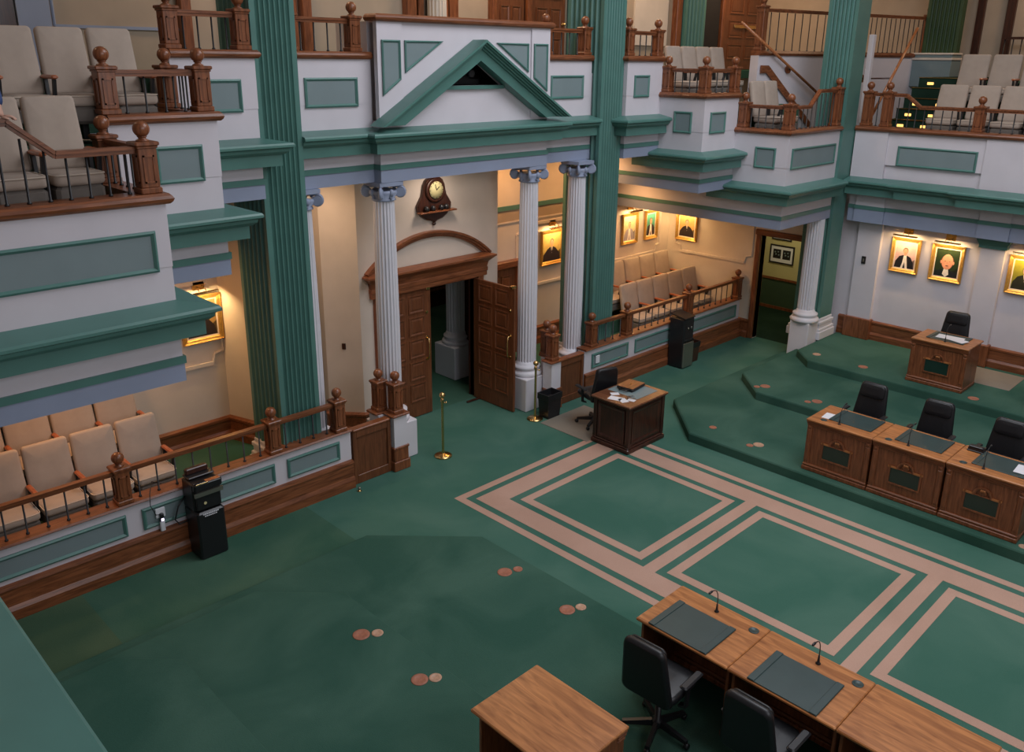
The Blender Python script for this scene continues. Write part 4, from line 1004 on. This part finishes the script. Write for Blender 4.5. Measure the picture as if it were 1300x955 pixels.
def cooler(label, loc, silver, rz=0):
    t = thing('water_cooler', label, 'water cooler', loc, rz, None)
    mb = MB()
    mb.bbox(-.17, .17, -.16, .18, 0, .62 if not silver else 1.0, 'blackp', .02)
    if not silver:
        mb.bbox(-.17, .17, -.10, .18, .62, .98, 'blackp', .015)
    mb.build('cabinet', t)
    mb = MB()
    if silver:
        mb.bbox(-.165, .165, -.185, -.15, .02, .52, 'steel', .012); mb.build('door_panel', t)
        mb = MB(); mb.box(-.13, .13, -.163, -.158, .60, .86, 'dark'); mb.bbox(-.14, .14, -.19, -.15, .55, .59, 'blackp', .01); mb.build('dispensing_recess', t)
        mb = MB(); mb.lathe([(.012, 0), (.012, .05)], 'steel', (-.05, -.175, .78), 10); mb.lathe([(.012, 0), (.012, .05)], 'steel', (.05, -.175, .78), 10); mb.build('tap', t)
        mb = MB(); mb.slab([(-.17, -.17, 1.0), (.17, -.17, 1.0), (.17, .18, 1.06), (-.17, .18, 1.06)], (0, 0, .02), 'blackp'); mb.build('lid', t)
    else:
        mb.bbox(-.15, .15, -.14, -.10, .64, .9, 'blackp', .01); mb.build('front_panel', t)
        mb = MB(); mb.box(-.172, .172, -.165, -.14, .83-.0, .88, 'steel'); mb.build('band', t)
        mb = MB(); mb.bbox(-.172, .172, -.168, -.1, .89, 1.0, 'blackp', .02); mb.build('dispenser_head', t)
        mb = MB(); mb.bbox(-.15, .0, -.17, -.165, .985, 1.0, 'brass', .002); mb.bbox(-.02, .15, -.165, -.1, .9975, 1.003, 'copper', .001); mb.build('amber_trim', t)
        mb = MB(); mb.bbox(-.16, .16, .0, .17, 1.0, 1.02, 'blackp', .008); mb.bbox(-.14, .13, .09, .16, 1.02, 1.09, 'wooddk', .01); mb.build('lid', t)
        mb = MB(); mb.lathe([(.018, 0), (.018, .004)], 'hallcream', (-.06, -.167, .74), 14, 'y'); mb.build('badge', t)
        mb = MB()
        for k in range(9): mb.box(-.1+k*.022, -.084+k*.022, -.164, -.160, .585, .60, 'paper')
        for k in range(7): mb.box(-.08+k*.022, -.064+k*.022, -.164, -.160, .56, .572, 'paper')
        mb.build('lettering', t)
    return t
cooler('black water cooler standing against the left low wall', (3.79, 8.97, 0), False)
cooler('black and silver water cooler against the right low wall', (13.50, 8.92, 0), True)
mb = MB(); mb.tube([(3.62, 9.10, .75), (3.52, 9.08, .66), (3.47, 9.09, .5), (3.52, 9.10, .42), (3.62, 9.06, .45)], .009, 'blackp', 8)
tag(mb.build('power_cord'), 'black power cord looping beside the left water cooler', 'cord')
t = thing('wall_socket', 'white wall socket with a glowing charger on the left low wall', 'socket', (3.33, 9.143, .60)); mb = MB(); mb.bbox(-.055, .055, -.008, .008, -.03, .09, 'paper', .003); mb.build('plate', t)
mb = MB(); mb.bbox(-.022, .022, -.045, -.008, -.07, .03, 'blackp', .006); mb.bbox(-.028, .028, -.04, -.008, -.2, -.07, 'paper', .008); mb.build('charger', t); mb = MB(); mb.box(-.014, .014, -.048, -.045, -.06, -.03, 'chargerglow'); mb.build('charge_light', t)
mb = MB(); mb.tube([(3.33, 9.10, .62), (3.25, 9.07, .66), (3.2, 9.06, .80), (3.22, 9.09, .93), (3.30, 9.20, 1.02), (3.45, 9.30, .9)], .005, 'blackp', 6); tag(mb.build('charging_cable'), 'thin black cable rising from the glowing charger over the railing', 'cable')
mb = MB(); mb.bbox(-.05, .05, -.01, .01, -.07, .07, 'paper', .004); tag(mb.build('wall_socket', loc=(11.23, 9.14, .62)), 'plain white wall socket at the left end of the right low wall', 'socket')
def bin_(label, loc, w, d_, h, m):
    t = thing('waste_bin', label, 'waste bin', loc)
    mb = MB(); q0 = [(a*w*.42, b*d_*.42) for a, b in ((-1,-1),(1,-1),(1,1),(-1,1))]; q1 = [(a*w*.5, b*d_*.5) for a, b in ((-1,-1),(1,-1),(1,1),(-1,1))]; q2 = [(x*.93, y*.93) for x, y in q1]; q3 = [(x*.9, y*.9) for x, y in q0]
    mb.loft([[(x, y, 0) for x, y in q0], [(x, y, h) for x, y in q1], [(x, y, h) for x, y in q2], [(x, y, .02) for x, y in q3]], m); mb.build('body', t)
    mb = MB(); b = [(a*w*.53, b_*d_*.53) for a, b_ in ((-1,-1),(1,-1),(1,1),(-1,1))]; mb.loft([[(x, y, h-.10) for x, y in q1], [(x*1.04, y*1.04, h-.09) for x, y in q1], [(x*1.05, y*1.05, h+.008) for x, y in q1], [(x*.95, y*.95, h+.008) for x, y in q1], [(x*.85, y*.85, h-.18) for x, y in q1]], 'black'); mb.build('bin_liner', t)
bin_('black rectangular waste bin between the right portico column and the end block', (9.81, 8.97, 0), .33, .24, .42, 'blackp')
bin_('brown waste bin with a dark liner beside the silver water cooler', (13.90, 8.95, 0), .27, .24, .40, 'wooddk')
mb = MB(); mb.bbox(-.03, .03, -.012, .012, -.05, .05, 'wooddk', .005); tag(mb.build('wall_switch', loc=(6.945, 10.66, 1.47), rz=-.85), 'tiny brown wall switch on the splayed plaster wall behind the left end block', 'switch')
mb = MB(); mb.bbox(-.01, .01, -.04, .04, -.075, .075, 'blackp', .004); mb.bbox(-.018, -.01, -.015, .015, -.03, .03, 'steel', .003); tag(mb.build('wall_switch', loc=(16.44, 6.82, 2.02)), 'dark switch plate on the white wall pilaster left of the right hand portraits', 'switch')
mb = MB(); mb.bbox(-.15, .15, -.025, .025, 0, .03, 'wooddk', .01); tag(mb.build('door_wedge', loc=(9.32, 10.33, 0)), 'dark strip lying on the carpet at the hinge side of the open door', 'door wedge')
# round floor plates
k = 0
for x, y, z, rr, m, lb in ((3.96, 6.05, .3, .085, 'disk', 'larger brown floor disc of the pair at lower left'), (4.09, 5.96, .3, .058, 'diskb', 'smaller pale floor disc of the pair at lower left'),
    (5.89, 6.01, .15, .085, 'disk', 'larger brown floor disc of the pair nearest the inlaid border'), (6.04, 5.95, .15, .055, 'disk', 'smaller brown floor disc of the pair nearest the inlaid border'),
    (5.88, 5.05, .15, .085, 'disk', 'larger brown floor disc of the pair left of the orange desk'), (6.02, 4.98, .15, .058, 'diskb', 'smaller pale floor disc of the pair left of the orange desk'),
    (4.09, 5.07, .3, .06, 'diskb', 'pale floor disc at the bottom edge near the carpet seam'), (3.97, 5.15, .3, .08, 'disk', 'brown floor disc at the bottom edge near the carpet seam'),
    (14.85, 6.79, .45, .075, 'diskb', 'bright floor disc on the top tier near its corner'), (14.81, 5.88, .45, .085, 'disk', 'brown floor disc on the top tier left of the separate desk'), (14.65, 3.95, .45, .085, 'disk', 'brown floor disc on the top tier right of the separate desk'),
    (12.99, 6.79, .3, .085, 'disk', 'brown floor disc on the middle tier near its corner'), (12.86, 6.88, .3, .055, 'disk', 'small brown floor disc on the middle tier near its corner'), (12.99, 5.83, .3, .085, 'disk', 'larger brown floor disc on the middle tier behind the row desk'), (12.86, 5.93, .3, .055, 'disk', 'small brown floor disc on the middle tier behind the row desk'),
    (11.05, 5.78, .15, .08, 'diskb', 'floor disc on the lowest right tier left of the desk row'), (10.93, 5.86, .15, .055, 'disk', 'small dark floor disc on the lowest right tier left of the desk row'), (11.1, 6.62, .15, .06, 'disk', 'brown floor disc at the corner of the lowest right tier'),
    (10.80, 2.06, .15, .055, 'diskb', 'bright floor disc at the right end of the desk row')):
    mb = MB(); mb.lathe([(rr, -.001), (rr, .003), (rr*.9, .006), (rr*.62, .006), (rr*.58, .004), (.001, .004)], m, n=24)
    tag(mb.build('floor_disc', loc=(x, y, z+.001)), lb, 'floor outlet', 'round floor outlet covers')

# ================================================================== CLOCK AND PORTRAITS
t = thing('wall_clock', 'dark carved wall clock with a round pale dial above the door arch', 'clock', (8.58, 10.45, 3.22))
def prof(pts, n=1): return pts
out = [(0, 0), (.06, .04), (.16, .06), (.26, .12), (.33, .20), (.345, .29), (.30, .36), (.25, .43), (.225, .52), (.21, .60), (.17, .67), (.10, .715), (0, .73)]
op = out+[(-x, z) for x, z in out[-2:0:-1]]
mb = MB(); mb.loft([[(x, 0, z) for x, z in op], [(x, -.05, z) for x, z in op], [(x*.93, -.065, .02+z*.95) for x, z in op]], 'wooddk'); mb.ball((0, -.03, -.015), .03, 'wooddk', 12, 8); mb.build('case', t)
mb = MB(); mb.lathe([(.19, .06), (.195, .085), (.165, .10), (.14, .085)], 'wooddk', (0, 0, .52), 32, 'y')
mb.xf(Matrix.Diagonal((1, 1, 1, 1)))
for k_ in range(len(mb.v)): x, y, z = mb.v[k_]; mb.v[k_] = (x, -abs(y), z)
mb.build('bezel', t)
mb = MB(); mb.lathe([(.135, .101), (.135, .106), (.001, .107)], 'hallcream', (0, 0, .52), 32, 'y')
for k_ in range(len(mb.v)): x, y, z = mb.v[k_]; mb.v[k_] = (x, -abs(y), z)
mb.build('dial', t)
mb = MB(); mb.bar((0, -.111, .52), (.05, -.111, .57), .006, .01, 'iron'); mb.bar((0, -.113, .52), (-.03, -.113, .61), .005, .008, 'iron')
for i in range(12): a = 2*PI*i/12; mb.bar((.115*math.sin(a), -.109, .52+.115*math.cos(a)), (.132*math.sin(a), -.109, .52+.132*math.cos(a)), .004, .008, 'iron')
mb.build('hands', t)
mb = MB(); mb.bbox(-.36, .38, -.16, -.05, .175, .20, 'wood', .008); mb.build('shelf', t)
mb = MB()
for x in (-.2, -.07, .1, .2): mb.ball((x, -.1, .24), .045, 'blackp', 10, 8, 1.1)
mb.build('carving', t)

def portrait(label, w, h, loc, rz, bg, coat, skin=(200, 150, 120), hair=(90, 70, 60), style='collar', inner=True, light=True, lab2=None, power=7):
    "hangs facing -y in local space; loc = centre of the frame on the wall"
    t = thing('framed_portrait', label, 'portrait', loc, rz, None)
    fw = .065
    mb = MB(); q = rect(-w/2, w/2, -h/2, h/2); P = lambda pts, y: [(u, y, z) for u, z in pts]
    mb.loft([P(q, -.008), P(q, -.05), P(inset(q, .012), -.062), P(inset(q, .03), -.045), P(inset(q, fw*.75), -.04), P(inset(q, fw), -.022), P(inset(q, fw), -.012)], 'gold', caps=False)
    mb.box(-w/2+.01, w/2-.01, -.014, -.004, -h/2+.01, h/2-.01, 'wooddk'); mb.build('frame', t)
    n_ = label.split()[0]+str(len(bpy.data.materials))
    mats = [paint('oil_'+str(i)+n_, c, .45, .12, 12) for i, c in enumerate((srgb(*bg), srgb(*coat), srgb(*skin), srgb(*hair), srgb(225, 215, 205), srgb(*[int(c*.55) for c in bg])))]
    W, H = w-2*fw, h-2*fw
    mb = MB(); y = -.0145
    if inner: mb.loft([P(rect(-W/2, W/2, -H/2, H/2), -.016), P(rect(-W/2, W/2, -H/2, H/2), -.022), P(inset(rect(-W/2, W/2, -H/2, H/2), .02), -.0185)], 'piping', caps=False)
    W2, H2 = W/2-(.018 if inner else 0), H/2-(.018 if inner else 0)
    def flat(pts, m, k): mb.slab([(max(-W2, min(W2, u)), y-.0008*k, max(-H2, min(H2, z))) for u, z in pts], (0, -.0008, 0), m)
    el = lambda cx, cz, rx, rz_, n=20, a0=0, a1=2*PI: [(cx+rx*math.cos(a0+(a1-a0)*i/n), cz+rz_*math.sin(a0+(a1-a0)*i/n)) for i in range(n)]
    flat(rect(-W2, W2, -H2, H2), mats[0], 0)
    flat([(-W2, -H2), (W2, -H2), (W2, -H2*.2), (W2*.5, -H2*.55), (-W2*.4, -H2*.7)], mats[5], 1)
    s = H2
    if style == 'close':
        flat([(-W2, -H2), (W2, -H2), (W2, -H2*.62), (.3*s, -.5*s), (-.3*s, -.5*s), (-W2, -H2*.65)], mats[1], 2)
        flat([(-.14*s, -.4*s), (.14*s, -.4*s), (.22*s, -.8*s), (0, -s), (-.22*s, -.8*s)], mats[4], 3)
        flat(el(.02*s, .10*s, .44*s, .52*s), mats[3], 4); flat(el(.02*s, .10*s, .375*s, .56*s), mats[2], 5); flat(el(-.40*s, .06*s, .06*s, .12*s, 10), mats[2], 5); flat(el(.44*s, .06*s, .06*s, .12*s, 10), mats[2], 5)
        fx, fz, fr = .02*s, .06*s, .39*s
    else:
        flat([(-W2*.98, -H2), (W2*.95, -H2), (W2*.85, -.5*s), (.42*s, -.12*s), (.15*s, .02*s), (-.15*s, .02*s), (-.45*s, -.12*s), (-W2*.9, -.5*s)], mats[1], 2)
        if style == 'gown':
            flat([(-.09*s, .06*s), (.09*s, .06*s), (.2*s, -.65*s), (.26*s, -s), (-.26*s, -s), (-.16*s, -.6*s)], mats[4], 3)
            flat([(0, -.5*s), (.09*s, -s), (-.09*s, -s)], mats[1], 4)
        else:
            flat([(-.1*s, .05*s), (.1*s, .05*s), (0, -.45*s)], mats[4], 3)
            flat([(-.025*s, .0), (.025*s, 0), (.035*s, -.38*s), (-.03*s, -.38*s)], mats[1], 4)
        flat([(-.08*s, .1*s), (.08*s, .1*s), (.07*s, -.02*s), (-.07*s, -.02*s)], mats[2], 5)
        flat(el(0, .36*s, .19*s, .25*s), mats[3], 5); flat(el(0, .30*s, .16*s, .24*s), mats[2], 6)
        fx, fz, fr = 0, .30*s, .16*s
    for e in (-1, 1): flat(el(fx+e*fr*.38, fz+fr*.2, fr*.13, fr*.07, 10), mats[3], 7)
    flat([(fx-fr*.07, fz+fr*.1), (fx+fr*.07, fz+fr*.1), (fx+fr*.12, fz-fr*.3), (fx-fr*.12, fz-fr*.3)], paint('oil_nose'+n_, tuple(c*.8 for c in srgb(*skin)[:3])+(1,), .5), 7)
    flat(el(fx, fz-fr*.62, fr*.3, fr*.07, 10), mats[5], 7)
    mb.build('canvas', t)
    if light:
        pt = thing('picture_light', lab2, 'picture lamp', loc, rz, 'brass picture lights')
        mb = MB(); mb.bbox(-.085, .085, -.03, -.002, h/2+.08, h/2+.2, 'gold', .006); mb.build('bracket', pt)
        for e in (-1, 1): mb = MB(); mb.tube([(e*.04, -.02, h/2+.13), (e*.045, -.09, h/2+.14), (e*.05, -.15, h/2+.075)], .006, 'brass', 6); mb.build('arm', pt)
        mb = MB(); n = 10
        a_ = [(-.22, -.16+.03*math.cos(PI*i/n), h/2+.05+.03*math.sin(PI*i/n)) for i in range(n+1)]
        b_ = [(-.22, -.16+.026*math.cos(PI*i/n), h/2+.05+.026*math.sin(PI*i/n)) for i in range(n, -1, -1)]
        prf = a_+b_; mb.loft([prf, [(-x, y_, z_) for x, y_, z_ in prf]], 'brass'); mb.build('shade', pt)
        L = bpy.data.lights.new('picture_lamp', 'AREA'); L.shape = 'RECTANGLE'; L.size = .4; L.size_y = .03; L.energy = power; L.color = (1, .66, .30)
        lo = bpy.data.objects.new('picture_lamp', L); COL.objects.link(lo)
        R = Matrix.Rotation(rz, 4, 'Z'); v = R @ Vector((0, -.175, h/2+.035)); lo.location = Vector(loc)+v
        dn = R @ Vector((0, .36, -.9)); lo.rotation_euler = (-dn).to_track_quat('Z', 'Y').to_euler(); lo.rotation_euler = dn.to_track_quat('-Z', 'Y').to_euler()
        # align the long side with the shade
        zax = (-dn).normalized(); xax = (R @ Vector((1, 0, 0))).normalized(); yax = zax.cross(xax); lo.rotation_euler = Matrix((xax, yax, zax)).transposed().to_euler()
    return t
yb = 11.195; r90 = -PI/2
portrait('gilt framed portrait in the left bay, half hidden by the balcony corner', .60, .68, (4.98, yb, 2.2), 0, (150, 120, 70), (40, 30, 30), style='suit', lab2='brass picture light over the half hidden portrait in the left bay')
portrait('gilt framed portrait of a suited person between the two right portico columns', .64, .68, (12.17, yb, 2.20), 0, (190, 160, 90), (40, 30, 35), style='suit', inner=False, lab2='brass picture light over the portrait between the right portico columns')
portrait('framed portrait in a pale gown, leftmost of the three in the right bay', .54, .66, (14.62, yb, 2.25), 0, (200, 185, 140), (150, 140, 150), style='gown', lab2='brass picture light over the pale leftmost portrait of the right bay')
portrait('gilt framed portrait with a teal ground, in the corner of the right bay', .46, .64, (15.38, yb, 2.25), 0, (70, 140, 120), (40, 35, 45), style='gown', lab2='brass picture light over the teal portrait of the right bay')
xb_ = 16.095
portrait('gilt framed portrait of a dark jacketed person on the end wall of the right bay', .56, .64, (xb_, 10.70, 2.19), r90, (190, 150, 90), (40, 30, 30), style='suit', lab2='brass picture light over the portrait on the end wall of the right bay')
portrait('gilt framed portrait in black robe and white bands, leftmost on the right wall', .54, .66, (WX-.005, 6.08, 2.22), r90, (205, 165, 160), (30, 28, 32), style='gown', lab2='brass picture light over the leftmost portrait on the right wall')
portrait('gilt framed close up portrait of a bald man, second on the right wall', .58, .68, (WX-.005, 5.32, 2.20), r90, (35, 50, 25), (25, 30, 35), (205, 140, 112), (120, 80, 62), 'close', lab2='brass picture light over the bald man portrait')
portrait('gilt framed portrait with an olive ground, cut by the right picture edge', .56, .68, (WX-.005, 4.02, 2.20), r90, (130, 125, 40), (40, 40, 30), style='suit', lab2='brass picture light over the olive portrait at the right edge')
# framed photographs in the side hall
def hallpic(label, loc, w, h, ph):
    t = thing('framed_photograph', label, 'picture', loc, r90)
    mb = MB(); q = rect(-w/2, w/2, -h/2, h/2); P = lambda pts, y: [(u, y, z) for u, z in pts]
    mb.loft([P(q, 0), P(q, -.03), P(inset(q, .03), -.03), P(inset(q, .03), -.015)], 'iron', caps=False); mb.build('frame', t)
    mb = MB(); mb.box(-w/2+.02, w/2-.02, -.016, -.002, -h/2+.02, h/2-.02, 'paper'); mb.build('mount', t)
    if ph:
        for e in (-1, 1):
            mb = MB(); mb.box(e*w*.2-w*.16, e*w*.2+w*.16, -.02, -.016, -h*.24, h*.26, 'dark')
            for a, b in ((-.08, .1), (.05, .12), (-.04, -.02), (.08, -.05)): mb.ball((e*w*.2+a*w, -.02, b*h), .02, 'pgrey', 8, 6)
            mb.build('photograph', t)
hallpic('black framed pair of photographs on the cream hall wall through the side doorway', (18.595, 9.66, 1.34), .62, .44, True)
hallpic('second black framed picture above it, cut by the top of the doorway', (18.595, 9.70, 1.90), .50, .44, False)

# ================================================================== PERSON at the left edge: hand on the rail, blue patterned sleeve
def skinned(name, V, Eg, Rr, m, parent=None, sub=2, root=0):
    me = bpy.data.meshes.new(name); me.from_pydata(V, Eg, []); o = bpy.data.objects.new(name, me); COL.objects.link(o)
    sk = o.modifiers.new('s', 'SKIN'); sk.use_smooth_shade = True
    for i, r_ in enumerate(Rr): me.skin_vertices[0].data[i].radius = (r_, r_) if not isinstance(r_, tuple) else r_
    me.skin_vertices[0].data[root].use_root = True
    sb = o.modifiers.new('d', 'SUBSURF'); sb.levels = sub; sb.render_levels = sub
    dg = bpy.context.evaluated_depsgraph_get(); nm2 = bpy.data.meshes.new_from_object(o.evaluated_get(dg)); nm2.name = name
    o.modifiers.clear(); o.data = nm2; nm2.materials.clear(); nm2.materials.append(M[m])
    nm2.polygons.foreach_set('use_smooth', [True]*len(nm2.polygons))
    if parent: o.parent = parent
    return o
PX, PY, PZ = 1.42, 7.80, 4.3
per = thing('person', 'person in a blue patterned shirt at the left edge, hand resting on the balcony rail', 'person', (PX, PY, PZ))
hx, hy, hz = 1.925-PX, 7.39-PY, 5.225-PZ
V = [(0,0,.94), (0,0,1.12), (0,0,1.32), (0,0,1.43), (0,-.01,1.52), (0,-.02,1.62), (0,-.02,1.70),
     (.11,0,.88), (.12,-.02,.50), (.12,.02,.08), (.12,-.14,.035), (-.11,0,.88), (-.12,-.02,.50), (-.12,.02,.08), (-.12,-.14,.035),
     (.19,0,1.38), (hx+.0, hy+.12, hz+.24), (hx-.005, hy+.04, hz+.06), (hx, hy, hz+.022), (-.19,0,1.38), (-.25,.02,1.10), (-.24,-.08,.86), (-.24,-.12,.78)]
Eg = [(0,1),(1,2),(2,3),(3,4),(4,5),(5,6),(0,7),(7,8),(8,9),(9,10),(0,11),(11,12),(12,13),(13,14),(2,15),(15,16),(16,17),(17,18),(2,19),(19,20),(20,21),(21,22)]
Rr = [(.15,.11), (.13,.10), (.16,.11), .06, .055, (.085,.10), (.07,.085), .085, .058, .04, .035, .085, .058, .04, .035, .06, .042, .03, (.04,.02), .06, .042, .03, (.04, .02)]
skinned('body', V, Eg, Rr, 'skin', per)
h0 = Vector((hx, hy, hz+.022))
for i in range(4):
    o_ = Vector((.012+.0*i, .033-.022*i, 0)); a = h0+o_; ln = (.85, 1, .95, .78)[i]
    skinned('finger', [tuple(a), tuple(a+Vector((.045*ln, -.01, .004))), tuple(a+Vector((.07*ln, -.014, -.008))), tuple(a+Vector((.085*ln, -.016, -.028)))], [(0,1),(1,2),(2,3)], [.0105, .0095, .0085, .0075], 'skin', per, 1)
skinned('thumb', [tuple(h0+Vector((-.01, -.03, 0))), tuple(h0+Vector((.01, -.055, -.006))), tuple(h0+Vector((.035, -.062, -.02)))], [(0,1),(1,2)], [.012, .0105, .009], 'skin', per, 1)
skinned('shirt', [V[0], V[1], V[2], V[3], V[15], V[16], (V[16][0]*.15+V[17][0]*.85, V[16][1]*.15+V[17][1]*.85, V[16][2]*.15+V[17][2]*.85), V[19], V[20], V[21]],
    [(0,1),(1,2),(2,3),(2,4),(4,5),(5,6),(2,7),(7,8),(8,9)], [(.17,.13), (.155,.12), (.18,.13), .068, .078, .06, .05, .078, .06, .048], 'denim', per)
skinned('trousers', [V[0], V[7], V[8], V[9], V[11], V[12], V[13]], [(0,1),(1,2),(2,3),(0,4),(4,5),(5,6)], [(.17,.13), .1, .072, .06, .1, .072, .06], 'trous', per)
hb_ = MB(); hb_.lathe([(.001, .13), (.06, .12), (.1, .07), (.112, .0), (.1, -.06), (.09, -.07)], 'hair', (0, .01, 1.68), 20); hb_.build('hair', per)
fb = MB()
for q in (-1, 1): fb.ball((q*.032, -.105, 1.655), .011, 'paper', 10, 6); fb.ball((q*.032, -.114, 1.655), .005, 'dark', 8, 5); fb.ball((q*.088, -.01, 1.64), .02, 'skin', 8, 6, 1.5)
fb.tube([(0, -.105, 1.66), (0, -.13, 1.625), (0, -.11, 1.615)], .011, 'skin', 8); fb.tube([(-.025, -.108, 1.585), (0, -.114, 1.582), (.025, -.108, 1.585)], .006, 'disk', 6); fb.build('face', per)
for q in (-1, 1): fb = MB(); fb.bbox(q*.12-.045, q*.12+.045, -.22, .07, 0, .07, 'blackp', .025); fb.build('shoe', per)

# ================================================================== LIGHT
W = bpy.data.worlds.new('world'); SC.world = W; W.use_nodes = True
W.node_tree.nodes['Background'].inputs['Color'].default_value = (.9, .95, 1, 1); W.node_tree.nodes['Background'].inputs['Strength'].default_value = .2
def area(name, loc, sx_, sy_, e, col, rot=(0, 0, 0), spread=None):
    L = bpy.data.lights.new(name, 'AREA'); L.shape = 'RECTANGLE'; L.size = sx_; L.size_y = sy_; L.energy = e; L.color = col
    if spread: L.spread = spread
    o = bpy.data.objects.new(name, L); COL.objects.link(o); o.location = loc; o.rotation_euler = rot; return o
area('ceiling_daylight', (9.8, 3.4, 10.4), 7, 7, 720, (.90, .93, 1.0))
area('front_fill_light', (4.5, -3.9, 7.4), 7, 4, 310, (.88, .92, 1.0), (PI/2, 0, 0))  # added fill with no window behind it, brightens wall faces turned this way
warm = (1, .50, .19)
def spot(name, loc, e, col=warm, s=.35): return area(name, loc, s, s, e, col)
spot('bay_downlight', (2.6, 10.3, 2.84), 18, (1, .5, .22)); spot('bay_downlight', (4.2, 10.4, 3.45), 10)
spot('bay_downlight', (12.35, 10.4, 4.05), 15); spot('bay_downlight', (14.7, 10.2, 2.84), 15); spot('bay_downlight', (13.3, 10.3, 3.46), 13)
spot('portico_downlight', (6.2, 10.3, 4.06), 16, (1, .66, .4)); spot('portico_downlight', (10.8, 10.5, 4.06), 17)
spot('portico_downlight', (8.5, 9.9, 4.06), 9, (1, .82, .68))
spot('hall_downlight', (17.4, 9.2, 2.68), 14, (1, .85, .55)); spot('lobby_downlight', (9.6, 13.2, 3.95), 10, (1, .85, .65))
for x, e in ((1.5, 25), (6.5, 45), (10.9, 70), (15, 60), (18.8, 80)): spot('upper_downlight', (x, 11.3, 8.6), e, (1, .68, .42), .6)
spot('upper_downlight', (20.0, 5.0, 8.6), 40, (1, .68, .42), .6)

vs = SC.view_settings; vs.view_transform = 'Standard'; vs.look = 'None'; vs.gamma = 1; vs.use_curve_mapping = False; vs.exposure = 0.0
SC.cycles.use_denoising = True; SC.cycles.max_bounces = 6; SC.cycles.diffuse_bounces = 4
